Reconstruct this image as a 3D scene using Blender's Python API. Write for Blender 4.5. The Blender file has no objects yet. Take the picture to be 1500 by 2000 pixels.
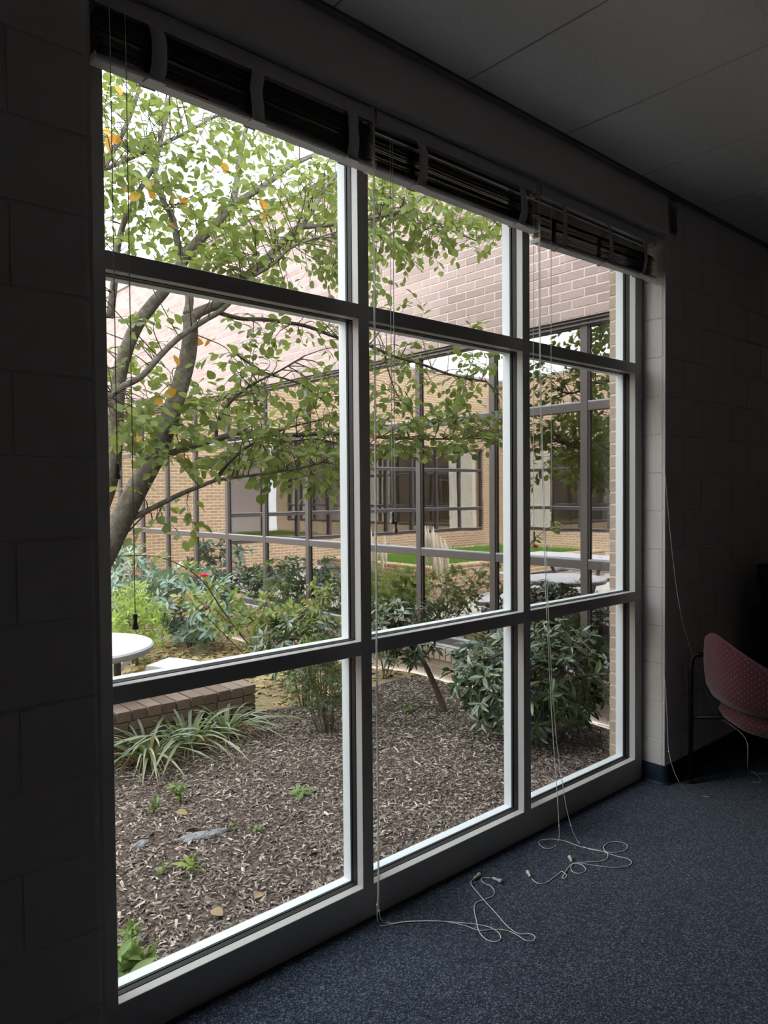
import bpy, math, random
import numpy as np
from mathutils import Vector, Matrix

random.seed(7)
rng = np.random.default_rng(11)
scene = bpy.context.scene
COL = scene.collection

# ------------------------------------------------------------------ camera
H = 1.5645
FPX = 1427.59
FW = np.array([0.66247451, 0.74864249, -0.02572842])
RT = np.array([0.74872968, -0.66282703, -0.00801244])
UP = np.array([0.02305195, 0.0139556, 0.99963686])
cam_d = bpy.data.cameras.new('camera')
cam_d.sensor_fit = 'VERTICAL'
cam_d.sensor_height = 36.0
cam_d.sensor_width = 27.0
cam_d.lens = FPX / 2000 * 36
cam_d.clip_start = 0.02
cam_d.clip_end = 300
cam = bpy.data.objects.new('camera', cam_d)
COL.objects.link(cam)
cam.matrix_world = Matrix(((RT[0], UP[0], -FW[0], 0), (RT[1], UP[1], -FW[1], 0),
                           (RT[2], UP[2], -FW[2], H), (0, 0, 0, 1)))
scene.camera = cam

# ------------------------------------------------------------------ light
world = bpy.data.worlds.new('hazy_sky')
scene.world = world
world.use_nodes = True
bg = world.node_tree.nodes['Background']
bg.inputs[0].default_value = (0.92, 0.968, 1.0, 1)
bg.inputs[1].default_value = 5.4
sun_d = bpy.data.lights.new('hazy_sun', 'SUN')
sun_d.energy = 1.5
sun_d.angle = math.radians(14)
sun_d.color = (1.0, 0.90, 0.80)
sun = bpy.data.objects.new('hazy_sun', sun_d)
COL.objects.link(sun)
sun.location = (-6, -4, 12)
sun.rotation_euler = Vector((0.85, 1.0, -0.70)).to_track_quat('-Z', 'Y').to_euler()

scene.view_settings.view_transform = 'Standard'
scene.view_settings.look = 'None'
scene.view_settings.gamma = 1.0
scene.view_settings.use_curve_mapping = False
scene.view_settings.exposure = 0.24
scene.cycles.use_denoising = True
scene.cycles.max_bounces = 10
scene.cycles.diffuse_bounces = 6
scene.cycles.glossy_bounces = 4
scene.cycles.transparent_max_bounces = 16
scene.cycles.sample_clamp_indirect = 8.0
scene.cycles.caustics_reflective = False
scene.cycles.caustics_refractive = False

# ------------------------------------------------------------------ helpers
def ray(px, py):
    return FW * FPX + RT * (px - 750) - UP * (py - 1000)
def at(px, py, Y):
    d = ray(px, py); v = d * (Y / d[1]); return np.array([v[0], v[1], v[2] + H])
def atx(px, py, X):
    d = ray(px, py); v = d * (X / d[0]); return np.array([v[0], v[1], v[2] + H])
def atz(px, py, Z):
    d = ray(px, py); v = d * ((Z - H) / d[2]); return np.array([v[0], v[1], v[2] + H])
def camdist(p):
    return float(np.linalg.norm(np.asarray(p) - np.array([0, 0, H])))

def tag(o, label=None, cat=None, group=None, kind=None):
    if label: o['label'] = label
    if cat: o['category'] = cat
    if group: o['group'] = group
    if kind: o['kind'] = kind
    return o

def empty(name, loc, label=None, cat=None, group=None, kind=None):
    o = bpy.data.objects.new(name, None)
    o.empty_display_size = 0.05
    COL.objects.link(o)
    o.location = loc
    return tag(o, label, cat, group, kind)

def link(name, mesh, parent=None, mw=None):
    o = bpy.data.objects.new(name, mesh)
    COL.objects.link(o)
    M = mw if mw is not None else Matrix.Identity(4)
    if parent is not None:
        o.parent = parent
        o.matrix_local = world_of(parent).inverted() @ M
    else:
        o.matrix_local = M
    return o

def world_of(o):
    M = Matrix.LocRotScale(o.location, o.rotation_euler, o.scale)
    return world_of(o.parent) @ M if o.parent else M

class MB:
    def __init__(s):
        s.v = []; s.f = []
    def add(s, verts, faces):
        b = len(s.v)
        s.v += [tuple(map(float, x)) for x in verts]
        s.f += [tuple(b + i for i in f) for f in faces]
        return s
    def box(s, lo, hi, bev=0.0):
        x0, y0, z0 = lo; x1, y1, z1 = hi
        if bev <= 0:
            v = [(x0,y0,z0),(x1,y0,z0),(x1,y1,z0),(x0,y1,z0),(x0,y0,z1),(x1,y0,z1),(x1,y1,z1),(x0,y1,z1)]
            return s.add(v, [(0,3,2,1),(4,5,6,7),(0,1,5,4),(1,2,6,5),(2,3,7,6),(3,0,4,7)])
        out = [(x0+bev,y0),(x1-bev,y0),(x1,y0+bev),(x1,y1-bev),(x1-bev,y1),(x0+bev,y1),(x0,y1-bev),(x0,y0+bev)]
        return s.prism(out, z0, z1, bev)
    def prism(s, out, z0, z1, bev=0.0):
        n = len(out)
        cx = sum(p[0] for p in out)/n; cy = sum(p[1] for p in out)/n
        def inset(b):
            r = []
            for x, y in out:
                d = math.hypot(x-cx, y-cy) or 1
                dx = math.copysign(min(b, abs(x-cx)), x-cx); dy = math.copysign(min(b, abs(y-cy)), y-cy)
                r.append((x-dx, y-dy))
            return r
        if bev > 0:
            i = inset(bev)
            rings = [(i, z0), (out, z0+bev), (out, z1-bev), (i, z1)]
        else:
            rings = [(out, z0), (out, z1)]
        v = []
        for r, z in rings: v += [(x, y, z) for x, y in r]
        f = []
        for k in range(len(rings)-1):
            for j in range(n):
                j2 = (j+1) % n
                f.append((k*n+j, k*n+j2, (k+1)*n+j2, (k+1)*n+j))
        f.append(tuple(reversed(range(n))))
        f.append(tuple((len(rings)-1)*n+j for j in range(n)))
        return s.add(v, f)
    def tube(s, pts, rad, n=6, cap=True):
        pts = [Vector(p) for p in pts]
        m = len(pts)
        if not hasattr(rad, '__len__'): rad = [rad]*m
        prev = None; v = []; f = []
        for i, p in enumerate(pts):
            t = (pts[min(i+1, m-1)] - pts[max(i-1, 0)])
            t = t.normalized() if t.length > 1e-9 else Vector((0,0,1))
            if prev is None:
                a = Vector((0,0,1)) if abs(t.z) < 0.9 else Vector((1,0,0))
                nrm = t.cross(a).normalized()
            else:
                nrm = prev - t*prev.dot(t)
                nrm = nrm.normalized() if nrm.length > 1e-6 else t.orthogonal().normalized()
            prev = nrm
            bn = t.cross(nrm)
            for k in range(n):
                a = 2*math.pi*k/n
                v.append(p + (nrm*math.cos(a) + bn*math.sin(a))*rad[i])
        for i in range(m-1):
            for k in range(n):
                k2 = (k+1) % n
                f.append((i*n+k, i*n+k2, (i+1)*n+k2, (i+1)*n+k))
        if cap:
            f.append(tuple(reversed(range(n)))); f.append(tuple((m-1)*n+k for k in range(n)))
        return s.add(v, f)
    def lathe(s, prof, M=None, n=16):
        M = M or Matrix.Identity(4)
        v = []; f = []
        for r, z in prof:
            for k in range(n):
                a = 2*math.pi*k/n
                v.append(M @ Vector((r*math.cos(a), r*math.sin(a), z)))
        m = len(prof)
        for i in range(m-1):
            for k in range(n):
                k2 = (k+1) % n
                f.append((i*n+k, i*n+k2, (i+1)*n+k2, (i+1)*n+k))
        f.append(tuple(reversed(range(n)))); f.append(tuple((m-1)*n+k for k in range(n)))
        return s.add(v, f)
    def mesh(s, name, mat=None, smooth=False):
        me = bpy.data.meshes.new(name)
        me.from_pydata(s.v, [], s.f)
        me.update()
        if mat: me.materials.append(mat)
        if smooth:
            me.polygons.foreach_set('use_smooth', [True]*len(me.polygons))
        return me
    def build(s, name, mat, parent=None, smooth=False, label=None, cat=None, group=None, kind=None):
        o = link(name, s.mesh(name, mat, smooth), parent)
        return tag(o, label, cat, group, kind)

def np_mesh(name, V, F, mat, smooth=False):
    """V (n,3), F (m,k) arrays -> mesh"""
    me = bpy.data.meshes.new(name)
    m, k = F.shape
    me.vertices.add(len(V)); me.vertices.foreach_set('co', V.astype(np.float32).ravel())
    me.loops.add(m*k); me.loops.foreach_set('vertex_index', F.astype(np.int32).ravel())
    me.polygons.add(m)
    me.polygons.foreach_set('loop_start', np.arange(0, m*k, k, dtype=np.int32))
    me.polygons.foreach_set('loop_total', np.full(m, k, dtype=np.int32))
    me.polygons.foreach_set('use_smooth', np.full(m, bool(smooth), dtype=bool))
    me.update(calc_edges=True)
    me.materials.append(mat)
    return me

def smooth_path(pts, sub=6):
    """Catmull-Rom through points"""
    P = [np.asarray(p, float) for p in pts]
    if len(P) < 3: return P
    out = []
    for i in range(len(P)-1):
        p0 = P[max(i-1, 0)]; p1 = P[i]; p2 = P[i+1]; p3 = P[min(i+2, len(P)-1)]
        for k in range(sub):
            t = k/sub
            out.append(0.5*((2*p1) + (-p0+p2)*t + (2*p0-5*p1+4*p2-p3)*t*t + (-p0+3*p1-3*p2+p3)*t**3))
    out.append(P[-1])
    return out

# ------------------------------------------------------------------ materials
def newmat(name):
    m = bpy.data.materials.new(name); m.use_nodes = True
    nt = m.node_tree
    return m, nt, nt.nodes['Principled BSDF'], nt.nodes, nt.links

def S(bsdf, **k):
    al = {'rough': 'Roughness', 'spec': 'Specular IOR Level', 'metal': 'Metallic', 'sheen': 'Sheen Weight', 'coat': 'Coat Weight'}
    for a, b in k.items(): bsdf.inputs[al[a]].default_value = b

def vary_node(nt):
    """0..1 value that differs per object and per loose piece"""
    N, L = nt.nodes, nt.links
    oi = N.new('ShaderNodeObjectInfo'); ge = N.new('ShaderNodeNewGeometry')
    ad = N.new('ShaderNodeMath'); ad.operation = 'ADD'
    L.new(oi.outputs['Random'], ad.inputs[0]); L.new(ge.outputs['Random Per Island'], ad.inputs[1])
    wn = N.new('ShaderNodeTexWhiteNoise'); wn.noise_dimensions = '1D'
    L.new(ad.outputs[0], wn.inputs['W'])
    return wn.outputs['Value']

def ramp(nt, fac, stops):
    r = nt.nodes.new('ShaderNodeValToRGB')
    el = r.color_ramp.elements
    while len(el) < len(stops): el.new(0.5)
    for e, (p, c) in zip(el, stops):
        e.position = p; e.color = (*c, 1)
    nt.links.new(fac, r.inputs[0])
    return r.outputs[0]

def noise(nt, scale, detail=3, rough=0.5, coord='Object', vec=None):
    N, L = nt.nodes, nt.links
    n = N.new('ShaderNodeTexNoise'); n.inputs['Scale'].default_value = scale
    n.inputs['Detail'].default_value = detail; n.inputs['Roughness'].default_value = rough
    if vec is None:
        tc = N.new('ShaderNodeTexCoord'); vec = tc.outputs[coord]
    L.new(vec, n.inputs['Vector'])
    return n.outputs['Fac']

def world_pos(nt):
    g = nt.nodes.new('ShaderNodeNewGeometry'); return g.outputs['Position']

def bump(nt, bsdf, h, strength=0.3, dist=0.01):
    b = nt.nodes.new('ShaderNodeBump'); b.inputs['Strength'].default_value = strength
    b.inputs['Distance'].default_value = dist
    nt.links.new(h, b.inputs['Height']); nt.links.new(b.outputs[0], bsdf.inputs['Normal'])

def mixc(nt, fac, a, b, mode='MIX'):
    m = nt.nodes.new('ShaderNodeMix'); m.data_type = 'RGBA'; m.blend_type = mode
    L = nt.links
    if hasattr(fac, 'is_linked'): L.new(fac, m.inputs[0])
    else: m.inputs[0].default_value = fac
    for val, i in ((a, 6), (b, 7)):
        if hasattr(val, 'is_linked'): L.new(val, m.inputs[i])
        else: m.inputs[i].default_value = (*val, 1)
    return m.outputs[2]

def plain(name, col, rough=0.5, spec=0.5, metal=0.0, bscale=None, bstr=0.1, bdist=0.002, var=0.0, vscale=6):
    m, nt, b, N, L = newmat(name)
    S(b, rough=rough, spec=spec, metal=metal)
    b.inputs['Base Color'].default_value = (*col, 1)
    if var:
        f = noise(nt, vscale, 4, 0.6, vec=world_pos(nt))
        L.new(ramp(nt, f, [(0.3, tuple(c*(1-var) for c in col)), (0.7, tuple(min(1, c*(1+var)) for c in col))]), b.inputs['Base Color'])
    if bscale: bump(nt, b, noise(nt, bscale, 3, vec=world_pos(nt)), bstr, bdist)
    return m

M = {}
M['wall'] = plain('painted_block', (0.68, 0.645, 0.63), 0.55, 0.4, bscale=260, bstr=0.5, bdist=0.0015, var=0.03)
M['mortar_in'] = plain('painted_joint', (0.64, 0.60, 0.585), 0.6, 0.3)
M['room_wall'] = plain('room_paint', (0.86, 0.80, 0.77), 0.7, 0.3)
M['header'] = plain('painted_plaster', (0.72, 0.67, 0.65), 0.7, 0.3, bscale=120, bstr=0.2, bdist=0.001)
M['ceiling'] = plain('ceiling_tile', (0.84, 0.81, 0.80), 0.9, 0.1, bscale=190, bstr=0.9, bdist=0.003, var=0.05, vscale=90)
M['grid'] = plain('ceiling_joint', (0.30, 0.29, 0.29), 0.8, 0.2)
M['frame'] = plain('pale_painted_aluminium', (0.50, 0.485, 0.475), 0.38, 0.5, bscale=60, bstr=0.03)
M['frame_out'] = plain('white_aluminium', (0.66, 0.70, 0.73), 0.4, 0.5)
M['gasket'] = plain('black_rubber', (0.012, 0.012, 0.014), 0.55, 0.3)
M['vinyl'] = plain('navy_vinyl', (0.020, 0.032, 0.055), 0.45, 0.4)
M['rail'] = plain('cream_metal', (0.56, 0.535, 0.54), 0.45, 0.4)
M['slat'] = plain('dark_slat', (0.10, 0.085, 0.075), 0.35, 0.5)
M['tape'] = plain('woven_tape', (0.66, 0.63, 0.62), 0.95, 0.1, bscale=600, bstr=0.5, bdist=0.001)
M['cord'] = plain('white_cord', (0.80, 0.78, 0.74), 0.8, 0.2)
M['tassel'] = plain('putty_plastic', (0.52, 0.50, 0.42), 0.45, 0.4)
M['sticker'] = plain('red_sticker', (0.42, 0.06, 0.03), 0.6, 0.3)
M['black'] = plain('black_metal', (0.006, 0.006, 0.007), 0.45, 0.4)
M['darkwood'] = plain('dark_stained_wood', (0.010, 0.008, 0.007), 0.4, 0.4, var=0.2)
M['bark'] = None
M['concrete'] = plain('pale_concrete', (0.50, 0.47, 0.43), 0.9, 0.2, bscale=60, bstr=0.3, var=0.12, vscale=3)
M['tabletop'] = plain('white_moulded_stone', (0.52, 0.51, 0.55), 0.55, 0.4, var=0.04, vscale=9)
M['post'] = plain('grey_steel_post', (0.10, 0.10, 0.11), 0.5, 0.5, var=0.2, vscale=30)
M['bronze'] = plain('dark_bronze', (0.088, 0.074, 0.072), 0.45, 0.4)
M['bronze_hi'] = plain('grey_bead', (0.34, 0.35, 0.40), 0.4, 0.5)
M['coping'] = plain('grey_coping', (0.42, 0.40, 0.38), 0.6, 0.3)
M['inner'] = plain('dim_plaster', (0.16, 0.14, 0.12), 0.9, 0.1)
M['stone'] = plain('grey_stone', (0.22, 0.22, 0.235), 0.9, 0.2, bscale=40, bstr=0.8, bdist=0.02, var=0.4, vscale=20)
M['red'] = plain('pink_petal', (0.80, 0.06, 0.16), 0.6, 0.2)
M['redder'] = plain('red_petal', (0.62, 0.04, 0.04), 0.6, 0.2)
M['pampas'] = plain('cream_plume', (0.75, 0.68, 0.56), 0.9, 0.1)

def mat_carpet():
    m, nt, b, N, L = newmat('navy_loop_carpet')
    S(b, rough=0.95, spec=0.1, sheen=0.15)
    pos = world_pos(nt)
    mp = N.new('ShaderNodeMapping'); mp.inputs['Scale'].default_value = (1.0, 0.8, 1); mp.inputs['Rotation'].default_value = (0, 0, 0.6)
    L.new(pos, mp.inputs[0])
    vo = N.new('ShaderNodeTexVoronoi'); vo.inputs['Scale'].default_value = 260
    L.new(mp.outputs[0], vo.inputs['Vector'])
    sp = N.new('ShaderNodeSeparateColor'); L.new(vo.outputs['Color'], sp.inputs[0])
    c = ramp(nt, sp.outputs[0], [(0.0, (0.006, 0.010, 0.021)), (0.4, (0.017, 0.028, 0.053)), (0.72, (0.046, 0.063, 0.100)), (1.0, (0.18, 0.21, 0.27))])
    big = noise(nt, 2.2, 4, 0.6, vec=pos)
    c2 = mixc(nt, ramp(nt, big, [(0.35, (0.75,)*3), (0.7, (1.1,)*3)]), c, c)
    mul = mixc(nt, 1.0, c, ramp(nt, big, [(0.3, (0.82, 0.84, 0.88)), (0.7, (1.0, 1.0, 1.0))]), 'MULTIPLY')
    L.new(mul, b.inputs['Base Color'])
    inv = N.new('ShaderNodeMath'); inv.operation = 'SUBTRACT'; inv.inputs[0].default_value = 1
    L.new(vo.outputs['Distance'], inv.inputs[1])
    bump(nt, b, inv.outputs[0], 0.9, 0.004)
    return m
M['carpet'] = mat_carpet()

def mat_brick(name, cols, rough_bump=0.6):
    m, nt, b, N, L = newmat(name)
    S(b, rough=0.92, spec=0.15)
    v = vary_node(nt)
    n = len(cols)
    c = ramp(nt, v, [(i/(n-1), c) for i, c in enumerate(cols)])
    pos = world_pos(nt)
    sp = noise(nt, 140, 3, 0.7, vec=pos)
    pit = ramp(nt, sp, [(0.30, (0.62, 0.60, 0.60)), (0.46, (1, 1, 1)), (0.8, (1.08, 1.07, 1.06))])
    L.new(mixc(nt, 1.0, c, pit, 'MULTIPLY'), b.inputs['Base Color'])
    bump(nt, b, sp, rough_bump, 0.006)
    return m
M['brick'] = mat_brick('pinkish_buff_brick', [(0.30, 0.228, 0.215), (0.345, 0.265, 0.25), (0.39, 0.305, 0.288), (0.325, 0.255, 0.246)])
M['brick_tan'] = mat_brick('tan_brick', [(0.33, 0.265, 0.20), (0.38, 0.30, 0.23), (0.41, 0.325, 0.255)])
M['mortar'] = plain('pale_mortar', (0.56, 0.475, 0.455), 0.95, 0.1, bscale=200, bstr=0.4)
M['brick_low'] = mat_brick('weathered_brown_brick', [(0.17, 0.125, 0.10), (0.22, 0.165, 0.135), (0.27, 0.205, 0.165)])
M['mortar_low'] = plain('dark_mortar', (0.20, 0.18, 0.16), 0.95, 0.1)

def mat_far_brick():
    m, nt, b, N, L = newmat('orange_buff_brick_wall')
    S(b, rough=0.95, spec=0.1)
    pos = world_pos(nt)
    sx = N.new('ShaderNodeSeparateXYZ'); L.new(pos, sx.inputs[0])
    ad = N.new('ShaderNodeMath'); L.new(sx.outputs[0], ad.inputs[0]); L.new(sx.outputs[1], ad.inputs[1])
    cx = N.new('ShaderNodeCombineXYZ'); L.new(ad.outputs[0], cx.inputs[0]); L.new(sx.outputs[2], cx.inputs[1])
    br = N.new('ShaderNodeTexBrick')
    br.inputs['Scale'].default_value = 1.0
    br.inputs['Brick Width'].default_value = 0.203; br.inputs['Row Height'].default_value = 0.0677
    br.inputs['Mortar Size'].default_value = 0.008
    br.inputs['Color1'].default_value = (0.44, 0.29, 0.175, 1); br.inputs['Color2'].default_value = (0.53, 0.37, 0.235, 1)
    br.inputs['Mortar'].default_value = (0.74, 0.63, 0.50, 1)
    L.new(cx.outputs[0], br.inputs['Vector'])
    L.new(br.outputs['Color'], b.inputs['Base Color'])
    bump(nt, b, br.outputs['Fac'], -0.4, 0.006)
    return m
M['far_brick'] = mat_far_brick()

def mat_glass(name, base, k, tint, wav=0.0):
    m = bpy.data.materials.new(name); m.use_nodes = True
    nt = m.node_tree; N, L = nt.nodes, nt.links
    N.clear()
    out = N.new('ShaderNodeOutputMaterial'); mx = N.new('ShaderNodeMixShader')
    tr = N.new('ShaderNodeBsdfTransparent'); gl = N.new('ShaderNodeBsdfGlossy')
    # Schlick reflectance, the same on both faces of the pane
    ge = N.new('ShaderNodeNewGeometry'); dt = N.new('ShaderNodeVectorMath'); dt.operation = 'DOT_PRODUCT'
    L.new(ge.outputs['Normal'], dt.inputs[0]); L.new(ge.outputs['Incoming'], dt.inputs[1])
    ab = N.new('ShaderNodeMath'); ab.operation = 'ABSOLUTE'; L.new(dt.outputs['Value'], ab.inputs[0])
    om = N.new('ShaderNodeMath'); om.operation = 'SUBTRACT'; om.inputs[0].default_value = 1.0; om.use_clamp = True; L.new(ab.outputs[0], om.inputs[1])
    pw = N.new('ShaderNodeMath'); pw.operation = 'POWER'; pw.inputs[1].default_value = 5.0; L.new(om.outputs[0], pw.inputs[0])
    fr = N.new('ShaderNodeMath'); fr.operation = 'MULTIPLY_ADD'; fr.inputs[1].default_value = 0.96; fr.inputs[2].default_value = 0.04; L.new(pw.outputs[0], fr.inputs[0])
    tr.inputs[0].default_value = (*tint, 1); gl.inputs['Roughness'].default_value = 0.0
    gl.inputs[0].default_value = (0.97, 0.98, 1.0, 1)
    ma = N.new('ShaderNodeMath'); ma.operation = 'MULTIPLY_ADD'; ma.use_clamp = True
    ma.inputs[1].default_value = k; ma.inputs[2].default_value = base
    L.new(fr.outputs[0], ma.inputs[0]); L.new(ma.outputs[0], mx.inputs[0])
    L.new(tr.outputs[0], mx.inputs[1]); L.new(gl.outputs[0], mx.inputs[2]); L.new(mx.outputs[0], out.inputs[0])
    if wav:
        nz = noise(nt, 1.7, 2, 0.5, vec=world_pos(nt))
        bp = N.new('ShaderNodeBump'); bp.inputs['Strength'].default_value = wav; bp.inputs['Distance'].default_value = 0.02
        L.new(nz, bp.inputs['Height']); L.new(bp.outputs[0], gl.inputs['Normal'])
    return m
M['glass'] = mat_glass('clear_pane', 0.0, 0.8, (0.985, 0.992, 0.99))
M['wing_glass'] = mat_glass('bronze_mirror_pane', 0.26, 1.1, (0.62, 0.58, 0.52), 0.02)

def mat_leaf(name, cols, trans=0.35, rough=0.5, spec=0.35, tcol=(0.30, 0.42, 0.06)):
    m, nt, b, N, L = newmat(name)
    S(b, rough=rough, spec=spec)
    v = vary_node(nt)
    n = len(cols)
    c = ramp(nt, v, [(i/(n-1), cc) for i, cc in enumerate(cols)])
    L.new(c, b.inputs['Base Color'])
    out = N['Material Output']
    tb = N.new('ShaderNodeBsdfTranslucent')
    L.new(mixc(nt, 0.6, c, tcol), tb.inputs[0])
    mx = N.new('ShaderNodeMixShader'); mx.inputs[0].default_value = trans
    L.new(b.outputs[0], mx.inputs[1]); L.new(tb.outputs[0], mx.inputs[2]); L.new(mx.outputs[0], out.inputs[0])
    return m
M['leaf'] = mat_leaf('tree_leaf', [(0.10, 0.14, 0.045), (0.135, 0.18, 0.052), (0.17, 0.215, 0.058), (0.22, 0.26, 0.07)], 0.45, 0.5, 0.3, (0.30, 0.37, 0.07))
M['leaf_orange'] = mat_leaf('autumn_leaf', [(0.55, 0.22, 0.05), (0.62, 0.33, 0.06), (0.60, 0.42, 0.09)], 0.4, 0.6, 0.2, (0.8, 0.4, 0.06))
M['laurel'] = mat_leaf('glossy_laurel_leaf', [(0.028, 0.055, 0.026), (0.040, 0.075, 0.034), (0.055, 0.10, 0.044), (0.10, 0.13, 0.045)], 0.15, 0.24, 0.75, (0.14, 0.22, 0.04))
M['blue_leaf'] = mat_leaf('blue_green_leaf', [(0.10, 0.17, 0.12), (0.15, 0.23, 0.17), (0.22, 0.30, 0.25)], 0.2, 0.35, 0.5, (0.2, 0.3, 0.1))
M['lime_leaf'] = mat_leaf('lime_leaf', [(0.20, 0.30, 0.05), (0.27, 0.37, 0.07), (0.34, 0.42, 0.10)], 0.4, 0.5, 0.3)
M['nandina'] = mat_leaf('feathery_leaf', [(0.05, 0.085, 0.035), (0.075, 0.12, 0.045), (0.10, 0.15, 0.055)], 0.25, 0.45, 0.4)
M['rose_leaf'] = mat_leaf('rose_leaf', [(0.13, 0.20, 0.06), (0.19, 0.27, 0.08), (0.25, 0.29, 0.10), (0.34, 0.22, 0.09)], 0.35, 0.5, 0.3)
M['strap'] = mat_leaf('grey_green_strap', [(0.15, 0.19, 0.11), (0.21, 0.26, 0.17), (0.28, 0.32, 0.24), (0.42, 0.36, 0.20)], 0.3, 0.45, 0.4)
M['weed'] = mat_leaf('weed_leaf', [(0.13, 0.21, 0.06), (0.19, 0.28, 0.09), (0.26, 0.33, 0.13)], 0.35, 0.5, 0.3)
M['grass'] = mat_leaf('lawn_blade', [(0.14, 0.30, 0.05), (0.20, 0.40, 0.08)], 0.3, 0.5, 0.2)
M['dry'] = mat_leaf('dry_leaf', [(0.34, 0.24, 0.12), (0.45, 0.34, 0.16), (0.50, 0.42, 0.20), (0.28, 0.19, 0.11)], 0.1, 0.8, 0.1, (0.5, 0.35, 0.12))

M['fallen'] = mat_leaf('fallen_brown_leaf', [(0.26, 0.19, 0.11), (0.36, 0.27, 0.16), (0.30, 0.16, 0.08)], 0.05, 0.8, 0.1, (0.3, 0.2, 0.1))
def mat_bark():
    m, nt, b, N, L = newmat('grey_bark')
    S(b, rough=0.9, spec=0.2)
    pos = world_pos(nt)
    f = noise(nt, 30, 5, 0.7, vec=pos)
    c = ramp(nt, f, [(0.3, (0.075, 0.066, 0.056)), (0.52, (0.15, 0.135, 0.115)), (0.66, (0.22, 0.20, 0.175)), (0.78, (0.40, 0.39, 0.36))])
    L.new(c, b.inputs['Base Color']); bump(nt, b, noise(nt, 70, 4, 0.6, vec=pos), 0.7, 0.006)
    return m
M['bark'] = mat_bark()
M['twig'] = plain('dark_twig', (0.085, 0.068, 0.052), 0.85, 0.2)
M['stem'] = plain('shrub_stem', (0.13, 0.10, 0.075), 0.9, 0.2, var=0.3, vscale=40)

def mat_mulch(name, stops):
    m, nt, b, N, L = newmat(name)
    S(b, rough=0.95, spec=0.1)
    pos = world_pos(nt)
    f = noise(nt, 45, 5, 0.75, vec=pos)
    c = ramp(nt, f, stops)
    L.new(c, b.inputs['Base Color']); bump(nt, b, f, 0.8, 0.03)
    return m
M['soil'] = mat_mulch('dark_mulch_soil', [(0.3, (0.055, 0.040, 0.032)), (0.5, (0.13, 0.10, 0.082)), (0.68, (0.25, 0.20, 0.165))])
M['litter'] = mat_mulch('leaf_litter', [(0.3, (0.16, 0.12, 0.075)), (0.5, (0.36, 0.29, 0.18)), (0.68, (0.50, 0.44, 0.28))])
def mat_chip():
    m, nt, b, N, L = newmat('wood_chip')
    S(b, rough=0.9, spec=0.15)
    c = ramp(nt, vary_node(nt), [(0.0, (0.085, 0.066, 0.055)), (0.3, (0.17, 0.135, 0.115)), (0.6, (0.26, 0.215, 0.185)), (0.85, (0.40, 0.345, 0.30)), (1.0, (0.58, 0.52, 0.45))])
    L.new(c, b.inputs['Base Color'])
    return m
M['chip'] = mat_chip()

def mat_chair():
    m, nt, b, N, L = newmat('burgundy_dotted_fabric')
    S(b, rough=0.95, spec=0.1, sheen=0.2)
    uv = N.new('ShaderNodeTexCoord')
    mp = N.new('ShaderNodeMapping'); mp.inputs['Rotation'].default_value = (0, 0, math.radians(45))
    mp.inputs['Scale'].default_value = (1, 1, 1)
    L.new(uv.outputs['UV'], mp.inputs[0])
    vo = N.new('ShaderNodeTexVoronoi'); vo.inputs['Scale'].default_value = 52; vo.inputs['Randomness'].default_value = 0.0
    L.new(mp.outputs[0], vo.inputs['Vector'])
    c = ramp(nt, vo.outputs['Distance'], [(0.0, (0.40, 0.31, 0.26)), (0.06, (0.40, 0.31, 0.26)), (0.095, (0.075, 0.021, 0.030))])
    L.new(c, b.inputs['Base Color'])
    bump(nt, b, noise(nt, 500, 2, vec=world_pos(nt)), 0.3, 0.001)
    return m
M['chair'] = mat_chair()
M['welt'] = plain('burgundy_piping', (0.12, 0.045, 0.055), 0.9, 0.1)

# ================================================================== ROOM
YW = 1.90          # room face of the window wall
YD = 2.03          # room face of the window frame
XL, XR = 0.70, 3.66  # reveals
ZC = 3.11
ZS = 2.90          # soffit above the blinds
RX0, RX1, RY0 = -3.2, 7.6, -5.0
YO = 2.23          # outer face of the brick

MB().box((RX0-0.15, RY0-0.15, -0.12), (RX1+0.15, YO-0.1, 0.0)).build('floor', M['carpet'], label='navy blue loop pile carpet speckled with grey', kind='structure')

# ceiling : backing + tiles
ceil = empty('ceiling', (2, 0, ZC), 'grey suspended ceiling of large rectangular tiles', kind='structure')
MB().box((RX0-0.15, RY0-0.15, ZC+0.004), (RX1+0.15, YO-0.1, ZC+0.12)).build('ceiling_backing', M['grid'], ceil)
TX0, TP, TL = 2.09, 0.633, 1.24
k0 = math.floor((RX0-TX0)/TP)
tile_me = MB().box((-TP/2+0.004, -TL/2+0.004, -0.001), (TP/2-0.004, TL/2-0.004, 0.006), 0.002).mesh('ceiling_tile', M['ceiling'])
for i in range(k0+1, int((RX1-TX0)/TP)):
    for j in range(0, 5):
        link('ceiling_tile', tile_me, ceil, Matrix.Translation((TX0+TP*(i+0.5), YW-0.03-TL*(j+0.5), ZC)))
# wall angle along the window wall
MB().box((RX0, YW-0.026, ZC-0.006), (RX1, YW-0.001, ZC+0.002)).build('trim_1', M['grid'], kind='structure', label='thin dark ceiling edge angle above the window')

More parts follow.
